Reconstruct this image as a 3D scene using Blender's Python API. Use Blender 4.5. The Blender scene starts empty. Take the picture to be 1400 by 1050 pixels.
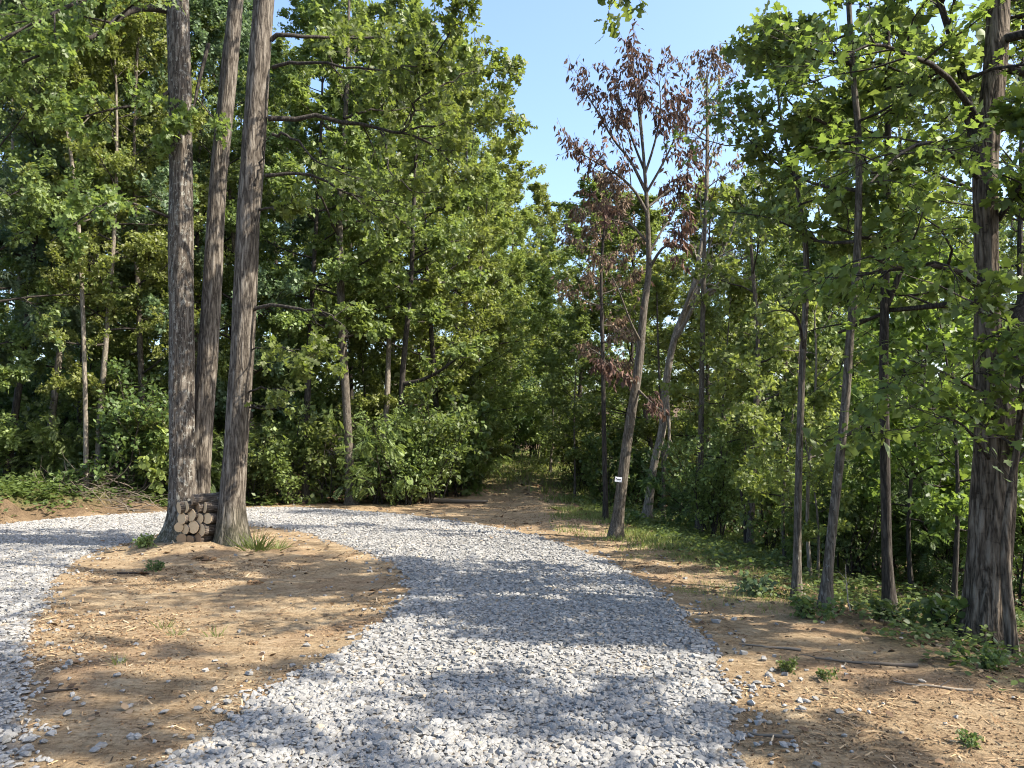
import bpy, math, random
import numpy as np
from mathutils import Vector, Matrix

C = bpy.context.scene
COL = C.collection
RAD = math.radians
TAU = 2 * math.pi

# ------------------------------------------------------------------ camera geometry
FPX, CX, CY = 1052.0, 700.0, 525.0
PITCH = RAD(3.0)
EYE = np.array([0.0, 0.0, 1.6])
SLOPE = 0.038
SUN_AZ, SUN_EL = RAD(106), RAD(45)          # clockwise from the view direction (+Y)


def ray(px, py):
    xc, yc = (px - CX) / FPX, (CY - py) / FPX
    c, s = math.cos(PITCH), math.sin(PITCH)
    return np.array([xc, c - yc * s, s + yc * c])


def pt(px, py, D):
    d = ray(px, py)
    return EYE + d * (D / d[1])


def plane_pt(px, py):
    d = ray(px, py)
    t = -EYE[2] / (d[2] + SLOPE * d[1])
    p = EYE + d * t
    return (p[0], p[1])


# ------------------------------------------------------------------ noise and polylines
def _hash(ix, iy, seed):
    h = (ix * 374761393 + iy * 668265263 + seed * 974634777) & 0x7fffffff
    h = ((h ^ (h >> 13)) * 1274126177) & 0x7fffffff
    return ((h ^ (h >> 16)) & 0xffff) / 65535.0


def vnoise(x, y, seed=0):
    x = np.asarray(x, float); y = np.asarray(y, float)
    ix = np.floor(x).astype(np.int64); iy = np.floor(y).astype(np.int64)
    fx = x - ix; fy = y - iy
    fx = fx * fx * (3 - 2 * fx); fy = fy * fy * (3 - 2 * fy)
    a = _hash(ix, iy, seed); b = _hash(ix + 1, iy, seed)
    c = _hash(ix, iy + 1, seed); d = _hash(ix + 1, iy + 1, seed)
    return (a + (b - a) * fx) * (1 - fy) + (c + (d - c) * fx) * fy - 0.5


def sstep(a, b, x):
    t = np.clip((x - a) / (b - a), 0, 1)
    return t * t * (3 - 2 * t)


def seg_dist(x, y, P, closed=False):
    """unsigned distance to a polyline, and the side of its nearest segment (positive = right of travel)"""
    P = np.array(P, float)
    n = len(P) if closed else len(P) - 1
    best = np.full(x.shape, 1e9); side = np.zeros(x.shape)
    for i in range(n):
        a = P[i]; b = P[(i + 1) % len(P)]
        d = b - a
        t = np.clip(((x - a[0]) * d[0] + (y - a[1]) * d[1]) / (d @ d + 1e-12), 0, 1)
        ex = x - a[0] - t * d[0]; ey = y - a[1] - t * d[1]
        q = ex * ex + ey * ey
        m = q < best - 1e-9
        cr = d[0] * ey - d[1] * ex
        best = np.where(m, q, best); side = np.where(m, -np.sign(cr), side)
    return np.sqrt(best), side


def inside(x, y, P):
    P = np.array(P, float)
    r = np.zeros(x.shape, bool)
    for i in range(len(P)):
        x0, y0 = P[i]; x1, y1 = P[(i + 1) % len(P)]
        c = ((y0 > y) != (y1 > y)) & (x < (x1 - x0) * (y - y0) / (y1 - y0 + 1e-12) + x0)
        r ^= c
    return r


OUTER_R = [(1008, 1050), (1003, 960), (962, 880), (915, 825), (852, 780), (790, 752), (720, 731), (640, 716), (560, 705),
           (480, 698), (400, 694), (300, 696), (220, 701), (130, 706), (60, 711), (0, 718), (-200, 742)]
OUTER = [(1.0, -9), (1.25, 0.5), (1.22, 3.0)] + [plane_pt(*p) for p in OUTER_R] + [(-11, 6), (-10, -9)]
ISLE_P = [(205, 1050), (285, 1010), (350, 962), (432, 910), (500, 868), (540, 840), (562, 808), (555, 782), (530, 765), (470, 746),
          (430, 731), (385, 722), (340, 718), (270, 720), (225, 727), (165, 745), (105, 765), (72, 790), (52, 830), (42, 880), (35, 940), (28, 1050)]
ISLE = [plane_pt(*p) for p in ISLE_P] + [(-2.5, 2.0), (-2.0, 1.6), (-1.6, 2.2)]
BANK = [(3.2, -9), (3.0, 2.5)] + [plane_pt(*p) for p in [(1400, 965), (1180, 880), (1010, 800), (930, 762), (850, 728), (790, 700), (750, 676)]] + [(3.2, 42), (5, 60), (6, 120)]
BANK = [(b[0], b[1]) for b in BANK]


def gravel_sd(x, y):
    """positive inside the gravel"""
    do, _ = seg_dist(x, y, OUTER, True); di, _ = seg_dist(x, y, ISLE, True)
    so = np.where(inside(x, y, OUTER), do, -do); si = np.where(inside(x, y, ISLE), di, -di)
    return np.minimum(so, -si)


def bank_s(x, y):
    d, s = seg_dist(x, y, BANK)
    return d * s


OUT_LEFT = [plane_pt(*p) for p in [(420, 694), (300, 696), (220, 701), (130, 706), (60, 711), (0, 718), (-200, 742)]] + [(-11, 6), (-10, -9)]


def left_t(x, y):
    d, s = seg_dist(x, y, OUT_LEFT)
    return d * s


def H(x, y):
    x = np.atleast_1d(np.asarray(x, float)); y = np.atleast_1d(np.asarray(y, float))
    z = -SLOPE * y
    r = np.maximum(y - 24, 0)
    z = z + 0.075 * r * sstep(0, 8, r)
    s = bank_s(x, y)
    sp = np.maximum(s, 0)
    z = z - 0.13 * sp * sstep(0, 1.5, sp) * (1 - 0.55 * sstep(5, 12, sp)) * (1 - sstep(60, 110, y)) * np.where(sp > 14, 14 / np.maximum(sp, 1e-6), 1)
    t = left_t(x, y)
    w = 1 - sstep(-0.50, -0.43, x / np.maximum(y, 1.0))
    z = z + w * (0.5 * sstep(0.3, 1.7, t) + 0.04 * np.maximum(t - 1.5, 0)) * (y > -20)
    z = z + w * sstep(.1, .5, t) * (1 - sstep(2.2, 3.2, t)) * (.5 * vnoise(x * 1.7, y * 1.7, 14) + .34 * vnoise(x * 4.2, y * 4.2, 15)) * (y > -20)
    for (hx, hy, hr, hh) in ((-5.6, 12.9, 1.1, .10), (-4.8, 12.3, 0.9, .12)):
        z = z + hh * np.exp(-((x - hx) ** 2 + (y - hy) ** 2) / (hr * hr))
    g = gravel_sd(x, y)
    soft = 1 - sstep(-0.4, 0.1, g)
    z = z + soft * (0.05 * vnoise(x * .7, y * .7, 3) + 0.03 * vnoise(x * 2.1, y * 2.1, 5) + 0.016 * vnoise(x * 6, y * 6, 7) + 0.012 * vnoise(x * 15, y * 15, 8))
    # low ridge of pushed-up soil along the right side of the trail
    rd = (s + 1.0)
    z = z + 0.09 * np.exp(-rd * rd / .25) * sstep(15, 19, y) * (1 - sstep(30, 36, y)) * (1 + 1.2 * vnoise(x * 1.5, y * .8, 12))
    z = z + 0.012 * (1 - soft) * vnoise(x * 1.2, y * 1.2, 9)
    return z


def hz(x, y):
    return float(H(x, y)[0])


def hit(px, py):
    d = ray(px, py)
    t = np.concatenate([np.arange(1.0, 60, .1), np.arange(60, 110, .5)])
    for _ in range(3):
        P = EYE + d * t[:, None]
        b = np.nonzero(P[:, 2] < H(P[:, 0], P[:, 1]))[0]
        if not len(b): return EYE + d * 100
        k = max(b[0], 1)
        t = np.linspace(t[k - 1], t[k], 24)
    return EYE + d * t[12]


# ------------------------------------------------------------------ mesh building
class Geo:
    def __init__(s):
        s.V = []; s.F3 = []; s.F4 = []; s.T = []; s.n = 0

    def add(s, V, F3=None, F4=None, tone=None):
        V = np.asarray(V, float).reshape(-1, 3)
        if F3 is not None and len(F3): s.F3.append(np.asarray(F3, np.int64).reshape(-1, 3) + s.n)
        if F4 is not None and len(F4): s.F4.append(np.asarray(F4, np.int64).reshape(-1, 4) + s.n)
        s.T.append(np.full(len(V), .5) if tone is None else np.broadcast_to(np.asarray(tone, float), (len(V),)))
        s.V.append(V); s.n += len(V)

    def mesh(s, name, mat, smooth=True):
        me = bpy.data.meshes.new(name)
        V = np.concatenate(s.V) if s.V else np.zeros((0, 3))
        f3 = np.concatenate(s.F3) if s.F3 else np.zeros((0, 3), np.int64)
        f4 = np.concatenate(s.F4) if s.F4 else np.zeros((0, 4), np.int64)
        me.vertices.add(len(V)); me.vertices.foreach_set('co', V.astype(np.float32).ravel())
        loops = np.concatenate([f3.ravel(), f4.ravel()]).astype(np.int32)
        me.loops.add(len(loops)); me.loops.foreach_set('vertex_index', loops)
        n = len(f3) + len(f4)
        tot = np.concatenate([np.full(len(f3), 3), np.full(len(f4), 4)]).astype(np.int32)
        st = np.concatenate([[0], np.cumsum(tot)[:-1]]).astype(np.int32) if n else np.zeros(0, np.int32)
        me.polygons.add(n); me.polygons.foreach_set('loop_start', st); me.polygons.foreach_set('loop_total', tot)
        me.polygons.foreach_set('use_smooth', np.full(n, smooth, bool))
        at = me.attributes.new('tone', 'FLOAT', 'POINT'); at.data.foreach_set('value', np.concatenate(s.T).astype(np.float32) if s.T else np.zeros(0, np.float32))
        me.update(calc_edges=True)
        if mat: me.materials.append(mat)
        return me


def link(name, me, parent=None, loc=None):
    o = bpy.data.objects.new(name, me); COL.objects.link(o)
    if parent: o.parent = parent
    if loc is not None: o.location = loc
    return o


def tag(o, label=None, cat=None, group=None, kind=None):
    if label: o['label'] = label
    if cat: o['category'] = cat
    if group: o['group'] = group
    if kind: o['kind'] = kind
    return o


def thing(name, label, cat, loc=(0, 0, 0), group=None):
    return tag(link(name, None, None, loc), label, cat, group)


def unit(v):
    v = np.asarray(v, float)
    return v / (np.linalg.norm(v, axis=-1, keepdims=True) + 1e-12)


def tube(g, P, R, k=6, tone=.5, rough=0.0, seed=0, cap=True):
    P = np.asarray(P, float); n = len(P)
    R = np.broadcast_to(np.asarray(R, float), (n,))
    T = np.empty_like(P); T[1:-1] = P[2:] - P[:-2]; T[0] = P[1] - P[0]; T[-1] = P[-1] - P[-2]
    T = unit(T)
    ref = np.array([1.0, 0.13, 0.05]) if abs(T[:, 0]).mean() < .8 else np.array([0.1, .2, 1.0])
    A = unit(np.cross(T, ref)); B = np.cross(T, A)
    th = np.arange(k) * TAU / k
    rr = R[:, None] * np.ones((1, k))
    if rough:
        L = np.concatenate([[0], np.cumsum(np.linalg.norm(P[1:] - P[:-1], axis=1))])
        ti = th[None, :] / TAU * k
        rr = rr * (1 + rough * 2 * (vnoise(np.cos(th)[None, :] * 3 + 11 + 0 * L[:, None], np.sin(th)[None, :] * 3 + L[:, None] * .6, seed)
                                    + .6 * vnoise(np.cos(th)[None, :] * 9 + 31 + 0 * L[:, None], np.sin(th)[None, :] * 9 + L[:, None] * 1.3, seed + 1)))
    V = P[:, None, :] + rr[..., None] * (np.cos(th)[None, :, None] * A[:, None, :] + np.sin(th)[None, :, None] * B[:, None, :])
    i = np.arange(n - 1)[:, None] * k; j = np.arange(k)[None, :]; j2 = (j + 1) % k
    F = np.stack([i + j, i + j2, i + k + j2, i + k + j], -1).reshape(-1, 4)
    g.add(V.reshape(-1, 3), F4=F, tone=tone)
    if cap:
        c = np.stack([np.zeros(k, int) + k, (np.arange(k) + 1) % k, np.arange(k)], -1)
        g.add(np.concatenate([V[-1], P[-1:]]), F3=c[:, ::-1], tone=tone)


def smooth_path(P, n):
    """Catmull-Rom resampling"""
    P = np.asarray(P, float)
    Q = np.concatenate([[2 * P[0] - P[1]], P, [2 * P[-1] - P[-2]]])
    t = np.linspace(0, len(P) - 1 - 1e-6, n); i = t.astype(int); f = (t - i)[:, None]
    a, b, c, d = Q[i], Q[i + 1], Q[i + 2], Q[i + 3]
    return .5 * (2 * b + (c - a) * f + (2 * a - 5 * b + 4 * c - d) * f ** 2 + (3 * b - a - 3 * c + d) * f ** 3)


# ------------------------------------------------------------------ leaves
def fan(out, c):
    V = [c] + out
    n = len(out)
    return np.array(V, float), np.array([[0, 1 + i, 1 + (i + 1) % n] for i in range(n)])


def mirror(h):
    """half outline from base (x>=0) to tip -> whole outline with curl"""
    r = [(x, y, .10 * abs(x) - .10 * y * y) for x, y in h]
    l = [(-x, y, .10 * abs(x) - .10 * y * y) for x, y in h[1:-1]][::-1]
    return r + l


SIMPLE = (np.array([[0, 0, 0], [.33, .45, .07], [0, 1, -.1], [-.36, .45, .07]], float), np.array([[0, 1, 2], [0, 2, 3]]))
DEADLEAF = (np.array([[0, 0, 0], [.19, .4, .12], [0, 1, -.05], [-.19, .4, .12]], float), np.array([[0, 1, 2], [0, 2, 3]]))
OVAL = fan(mirror([(0, 0), (.28, .2), (.34, .5), (.2, .8), (0, 1)]), (0, .45, -.02))
OAK = fan(mirror([(0, 0), (.27, .2), (.1, .36), (.42, .55), (.13, .68), (.24, .9), (0, 1)]), (0, .5, -.03))
MAPLE = fan(mirror([(0, 0), (.3, -.06), (.26, .12), (.55, .34), (.24, .46), (.26, .66), (0, 1)]), (0, .36, -.02))
BLADE = (np.array([[-.035, 0, 0], [.035, 0, 0], [.02, .55, .06], [0, 1, .3], [-.02, .55, .06]], float), np.array([[0, 1, 2], [0, 2, 4], [4, 2, 3]]))


def pinnate(n=7):
    V = []; F = []
    for i in range(n):
        y = .2 + .75 * i / n
        for sx in (-1, 1):
            b = len(V); L = .26 * (1 - .5 * abs(i / n - .4))
            V += [(0, y, -.15 * y * y), (sx * L * .5, y - .03, -.15 * y * y + .02), (sx * L, y + .07, -.15 * y * y - .05), (sx * L * .5, y + .09, -.15 * y * y + .02)]
            F += [(b, b + 1, b + 2), (b, b + 2, b + 3)]
    return np.array(V, float), np.array(F)


PINN = pinnate()


def leaves(g, P, D, N, S, tone, tpl):
    """place leaf template at P, growing along D, facing N, of size S"""
    P = np.asarray(P, float)
    if not len(P): return
    V, F = tpl
    Y = unit(D); X = unit(np.cross(Y, N)); Z = np.cross(X, Y)
    S = np.asarray(S)[:, None, None]
    W = P[:, None, :] + S * (V[None, :, 0, None] * X[:, None, :] + V[None, :, 1, None] * Y[:, None, :] + V[None, :, 2, None] * Z[:, None, :])
    m = len(V)
    FF = (F[None] + (np.arange(len(P)) * m)[:, None, None]).reshape(-1, 3)
    g.add(W.reshape(-1, 3), F3=FF, tone=np.repeat(tone, m))


class Foliage:
    """collects leaf seeds, then lays them all in one go"""
    def __init__(s): s.P = []; s.D = []

    def twig(s, rng, P, n, spread):
        P = np.asarray(P)
        u = rng.uniform(.15, 1, n) * (len(P) - 1); i = np.minimum(u.astype(int), len(P) - 2); f = (u - i)[:, None]
        s.P.append(P[i] * (1 - f) + P[i + 1] * f + rng.normal(0, spread, (n, 3)))
        s.D.append(np.repeat(unit(P[-1] - P[0])[None], n, 0))

    def lay(s, g, rng, tpl, size, droop=.25, up=.9, jit=.75):
        if not s.P: return 0
        P = np.concatenate(s.P); D = np.concatenate(s.D); n = len(P)
        D = unit(D * .6 + rng.normal(0, .6, (n, 3)) + np.array([0, 0, -droop]))
        N = unit(rng.normal(0, jit, (n, 3)) + np.array([0, 0, up]))
        leaves(g, P, D, N, size * np.clip(rng.lognormal(-.03, .28, n), .45, 1.4), rng.uniform(0, 1, n), tpl)
        return n


def grow(rng, p, d, L, n=5, up=.15, wob=.18):
    P = [np.asarray(p, float)]; d = unit(d)
    for i in range(n - 1):
        d = unit(d + rng.normal(0, wob, 3) + np.array([0, 0, up]))
        P.append(P[-1] + d * L / (n - 1))
    return np.array(P)


def at(P, u):
    x = u * (len(P) - 1); i = min(int(x), len(P) - 2); f = x - i
    return P[i] * (1 - f) + P[i + 1] * f, unit(P[i + 1] - P[i])


def bough(rng, wood, fol, P, r0, n_sec, n_tw, n_leaf, sec=.45, k=5, spread=.04, u0=.25, up=.05, detail=True, twk=3):
    """a limb along P with side branches, twigs and leaf seeds"""
    n = len(P); L = np.linalg.norm(P[1:] - P[:-1], axis=1).sum()
    tube(wood, P, np.linspace(r0, max(r0 * .22, .004), n), k)
    for j in range(n_sec):
        u = u0 + (1 - u0) * (j + rng.uniform(0, 1)) / n_sec
        q, d = at(P, min(u, .999))
        side = unit(np.cross(d, [0, 0, 1]) + 1e-3) * (1 if j % 2 else -1)
        ang = rng.uniform(.5, 1.15)
        dd = unit(d * math.cos(ang) + side * math.sin(ang) + np.array([0, 0, rng.normal(.12, .28)]))
        L2 = L * sec * rng.uniform(.7, 1.2) * (1.15 - .6 * u)
        S = grow(rng, q, dd, L2, 4, up, .2)
        r2 = max(r0 * .4 * (1.1 - .6 * u), .005)
        tube(wood, S, np.linspace(r2, r2 * .35, 4), max(3, k - 2), cap=False)
        for m in range(n_tw):
            v = .2 + .8 * (m + rng.uniform(0, 1)) / n_tw
            q2, d2 = at(S, min(v, .999))
            dd2 = unit(d2 * .75 + rng.normal(0, .55, 3) + np.array([0, 0, up]))
            Tw = grow(rng, q2, dd2, L2 * .5 * rng.uniform(.6, 1.2), 3, up, .2)
            if detail: tube(wood, Tw, np.linspace(max(r2 * .35, .0035), .0025, 3), twk, cap=False)
            fol.twig(rng, Tw, n_leaf, spread)


def trunk_path(rng, h, lean=(0, 0), wob=.25, n=12):
    z = np.linspace(0, h, n)
    a, b = rng.uniform(0, TAU, 2)
    x = lean[0] * z + wob * np.sin(z / h * 4.2 + a) - wob * np.sin(a)
    y = lean[1] * z + wob * np.sin(z / h * 3.7 + b) - wob * np.sin(b)
    return np.stack([x, y, z], 1)


def crown_on(rng, wood, fol, P, R, c0, width, n_prim, n_sec, n_tw, n_leaf, elev=(5, 60), prof=None, detail=True, az0=0.0, azr=TAU, up=.06, k=5, spread=.05, c1=1.0):
    h = len(P)
    for i in range(n_prim):
        t = c0 + (c1 - c0) * (i + rng.uniform(.1, .9)) / n_prim
        p, d = at(P, min(t, .995))
        r = np.interp(t * (h - 1), np.arange(h), R)
        s = (t - c0) / (1 - c0)
        az = az0 + (i * 2.39996 + rng.normal(0, .35)) % azr
        el = RAD(elev[0] + (elev[1] - elev[0]) * s + rng.normal(0, 9))
        L = width * (prof(s) if prof else (.55 + 1.5 * s * (1 - s)) * (1 - .22 * s * s)) * rng.uniform(.75, 1.2)
        dd = np.array([math.cos(az) * math.cos(el), math.sin(az) * math.cos(el), math.sin(el)])
        Q = grow(rng, p, dd, L, 6, up, .12)
        bough(rng, wood, fol, Q, max(min(r * .5, .02 + L * .014), .008), n_sec, n_tw, n_leaf, k=k, spread=spread, detail=detail)
    tip = grow(rng, P[-1], P[-1] - P[-2], width * .4, 4, .05, .2)
    bough(rng, wood, fol, tip, R[-1], n_sec, n_tw, n_leaf, k=k, spread=spread, detail=detail)


# ------------------------------------------------------------------ materials
def newmat(name):
    m = bpy.data.materials.new(name); m.use_nodes = True
    nt = m.node_tree; nt.nodes.clear()
    return m, nt


class NT:
    def __init__(s, nt): s.nt = nt

    def n(s, typ, inputs=None, **kw):
        nd = s.nt.nodes.new(typ)
        for k, v in kw.items(): setattr(nd, k, v)
        for k, v in (inputs or {}).items():
            if isinstance(v, bpy.types.NodeSocket): s.nt.links.new(v, nd.inputs[k])
            else: nd.inputs[k].default_value = v
        return nd

    def ramp(s, fac, stops):
        r = s.n('ShaderNodeValToRGB', {'Fac': fac}); e = r.color_ramp.elements
        while len(e) < len(stops): e.new(.5)
        for x, (p, c) in zip(e, stops): x.position = p; x.color = (*c, 1)
        return r.outputs['Color']

    def noise(s, vec, scale, detail=4, rough=.55, dist=0):
        return s.n('ShaderNodeTexNoise', {'Vector': vec, 'Scale': scale, 'Detail': detail, 'Roughness': rough, 'Distortion': dist}).outputs['Fac']

    def mix(s, fac, a, b, mode='MIX'):
        nd = s.n('ShaderNodeMix', data_type='RGBA', blend_type=mode)
        for i, v in ((0, fac), (6, a), (7, b)):
            if isinstance(v, bpy.types.NodeSocket): s.nt.links.new(v, nd.inputs[i])
            else: nd.inputs[i].default_value = v if i == 0 else (*v, 1)
        return nd.outputs[2]

    def math(s, op, a, b=0.0, clamp=False):
        nd = s.n('ShaderNodeMath', operation=op, use_clamp=clamp)
        for i, v in ((0, a), (1, b)):
            if isinstance(v, bpy.types.NodeSocket): s.nt.links.new(v, nd.inputs[i])
            else: nd.inputs[i].default_value = v
        return nd.outputs[0]

    def out(s, sh): s.n('ShaderNodeOutputMaterial', {'Surface': sh})

    def scale_vec(s, vec, sc):
        return s.n('ShaderNodeMapping', {'Vector': vec, 'Scale': sc}).outputs['Vector']


def leaf_mat(name, dark, light, trans, tfac=.45, gloss=.48, spec=.42):
    m, nt = newmat(name); b = NT(nt)
    tone = b.n('ShaderNodeAttribute', attribute_name='tone').outputs['Fac']
    rnd = b.n('ShaderNodeObjectInfo').outputs['Random']
    col = b.ramp(tone, [(0, dark), (.75, light), (1, tuple(min(1, c * 1.35) for c in light))])
    hs = b.n('ShaderNodeHueSaturation', {'Hue': b.math('ADD', b.math('MULTIPLY', rnd, .035), .4825), 'Saturation': .93,
                                        'Value': b.math('ADD', b.math('MULTIPLY', rnd, .45), .78), 'Color': col}).outputs['Color']
    pr = b.n('ShaderNodeBsdfPrincipled', {'Base Color': hs, 'Roughness': gloss, 'Specular IOR Level': spec}).outputs[0]
    tc = b.mix(.5, hs, trans)
    tr = b.n('ShaderNodeBsdfTranslucent', {'Color': tc}).outputs[0]
    b.out(b.n('ShaderNodeMixShader', {0: tfac, 1: pr, 2: tr}).outputs[0])
    return m


def bark_mat(name, c_dark, c_mid, c_light, scale=1.0, lichen=0.0, bump=.5, moss=0.0):
    m, nt = newmat(name); b = NT(nt)
    co = b.n('ShaderNodeTexCoord').outputs['Object']
    v = b.scale_vec(co, (22 * scale, 22 * scale, 3.2 * scale))
    wob = b.n('ShaderNodeTexNoise', {'Vector': b.scale_vec(co, (5, 5, 2.5)), 'Scale': 1.0, 'Detail': 3}).outputs['Color']
    v2 = b.n('ShaderNodeMixRGB', {'Fac': .12, 'Color1': v, 'Color2': wob}, blend_type='ADD').outputs[0]
    fur = b.n('ShaderNodeTexVoronoi', {'Vector': v2, 'Scale': 1.0}, feature='DISTANCE_TO_EDGE').outputs['Distance']
    fur = b.math('MULTIPLY', fur, 2.4, True)
    rid = b.noise(b.scale_vec(co, (15 * scale, 15 * scale, 1.9 * scale)), 1.0, 3, .6, .5)
    rid = b.math('MULTIPLY', b.math('ABSOLUTE', b.math('SUBTRACT', rid, .5)), 6.5, True)
    brk = b.noise(b.scale_vec(co, (10 * scale, 10 * scale, 26 * scale)), 1.0, 3, .6, .4)
    fur = b.math('ADD', b.math('MULTIPLY', fur, .35), b.math('MULTIPLY', rid, .65))
    fur = b.math('SUBTRACT', fur, b.math('MULTIPLY', b.math('SUBTRACT', .43, brk, True), 1.1), True)
    fine = b.noise(b.scale_vec(co, (60 * scale, 60 * scale, 14 * scale)), 1.0, 5, .65)
    big = b.noise(co, 2.3, 3)
    h = b.math('ADD', b.math('MULTIPLY', fur, .75), b.math('MULTIPLY', fine, .5))
    col = b.ramp(h, [(.30, c_dark), (.58, c_mid), (1.0, c_light)])
    col = b.mix(b.math('MULTIPLY', big, .55), col, b.mix(.5, col, c_dark))
    if lichen:
        l = b.noise(b.scale_vec(co, (16, 16, 11)), 1.0, 6, .75)
        lm = b.ramp(l, [(.60 - .06 * lichen, (0, 0, 0)), (.66 - .06 * lichen, (1, 1, 1))])
        col = b.mix(b.math('MULTIPLY', lm, .5), col, (.33, .33, .29))
    if moss:
        z = b.n('ShaderNodeSeparateXYZ', {0: co}).outputs['Z']
        mm = b.math('MULTIPLY', b.math('SUBTRACT', 1.0, b.math('MULTIPLY', z, 1.4), True), b.noise(co, 6, 4), True)
        col = b.mix(b.math('MULTIPLY', mm, moss), col, (.06, .075, .03))
    nb = b.n('ShaderNodeBump', {'Height': h, 'Strength': bump, 'Distance': .03}).outputs['Normal']
    b.out(b.n('ShaderNodeBsdfPrincipled', {'Base Color': col, 'Roughness': .9, 'Specular IOR Level': .15, 'Normal': nb}).outputs[0])
    return m


def tone_mat(name, stops, rough=.85, bump=0, bscale=60, spec=.2, noise_amt=0.0):
    m, nt = newmat(name); b = NT(nt)
    tone = b.n('ShaderNodeAttribute', attribute_name='tone').outputs['Fac']
    col = b.ramp(tone, stops)
    co = b.n('ShaderNodeTexCoord').outputs['Object']
    kw = {'Roughness': rough, 'Specular IOR Level': spec}
    if bump or noise_amt:
        nz = b.noise(co, bscale, 5, .65)
        if noise_amt:
            col = b.mix(noise_amt, col, b.ramp(nz, [(.3, (.35, .35, .35)), (.7, (1.25, 1.25, 1.25))]), 'MULTIPLY')
        if bump: kw['Normal'] = b.n('ShaderNodeBump', {'Height': nz, 'Strength': bump, 'Distance': .01}).outputs['Normal']
    kw['Base Color'] = col
    b.out(b.n('ShaderNodeBsdfPrincipled', kw).outputs[0])
    return m


M = {}
M['leaf_mid'] = leaf_mat('leaf_mid', (.066, .098, .022), (.172, .228, .062), (.31, .40, .05))
M['leaf_yellow'] = leaf_mat('leaf_yellow', (.092, .120, .022), (.215, .260, .064), (.37, .44, .05))
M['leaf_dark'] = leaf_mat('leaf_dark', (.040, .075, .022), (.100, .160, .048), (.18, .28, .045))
M['leaf_blue'] = leaf_mat('leaf_blue', (.060, .092, .044), (.150, .205, .100), (.18, .28, .07), spec=.5)
M['leaf_oak'] = leaf_mat('leaf_oak', (.060, .092, .020), (.150, .205, .046), (.32, .41, .05), tfac=.5)
M['leaf_maple'] = leaf_mat('leaf_maple', (.050, .088, .018), (.120, .185, .038), (.30, .41, .045), tfac=.5)
M['leaf_brown'] = leaf_mat('leaf_brown', (.060, .039, .028), (.172, .110, .076), (.22, .125, .065), tfac=.2, gloss=.7, spec=.1)
M['weed'] = leaf_mat('weed', (.045, .080, .018), (.110, .160, .040), (.20, .27, .04))
M['grass'] = leaf_mat('grass_blade', (.09, .125, .028), (.20, .235, .065), (.32, .37, .06))
M['bark_oak'] = bark_mat('bark_oak', (.038, .031, .024), (.125, .106, .084), (.25, .222, .182), 1.0, lichen=0, moss=.6)
M['bark_lichen'] = bark_mat('bark_lichen', (.034, .028, .022), (.112, .094, .075), (.22, .195, .162), 1.0, lichen=1, moss=.6)
M['bark_maple'] = bark_mat('bark_maple', (.036, .028, .020), (.135, .108, .080), (.27, .226, .172), .9, lichen=0, bump=.8)
M['bark_thin'] = bark_mat('bark_thin', (.045, .038, .029), (.115, .098, .077), (.20, .175, .14), 1.8, lichen=.1, bump=.3)
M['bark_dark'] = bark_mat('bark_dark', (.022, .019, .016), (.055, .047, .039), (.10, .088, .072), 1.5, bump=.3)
M['bark_pale'] = bark_mat('bark_pale', (.10, .085, .065), (.22, .19, .15), (.36, .32, .26), 1.5, lichen=.3, bump=.4)
M['twig'] = tone_mat('twig', [(0, (.035, .028, .022)), (1, (.16, .13, .10))], .9)
M['dead_wood'] = tone_mat('dead_wood', [(0, (.10, .08, .06)), (1, (.27, .23, .18))], .9, .3, 30)
M['stone'] = tone_mat('crushed_limestone', [(0, (.128, .125, .117)), (.3, (.205, .200, .187)), (.7, (.272, .265, .248)), (.95, (.35, .34, .315)), (1, (.36, .30, .22))], .8, .25, 90, .25, .35)
M['litter'] = tone_mat('leaf_litter', [(0, (.050, .032, .020)), (.5, (.15, .095, .055)), (1, (.30, .215, .13))], .85)
M['debris'] = tone_mat('soil_debris', [(0, (.055, .036, .022)), (.45, (.20, .125, .065)), (.85, (.37, .26, .145)), (1, (.45, .36, .24))], .95)


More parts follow.
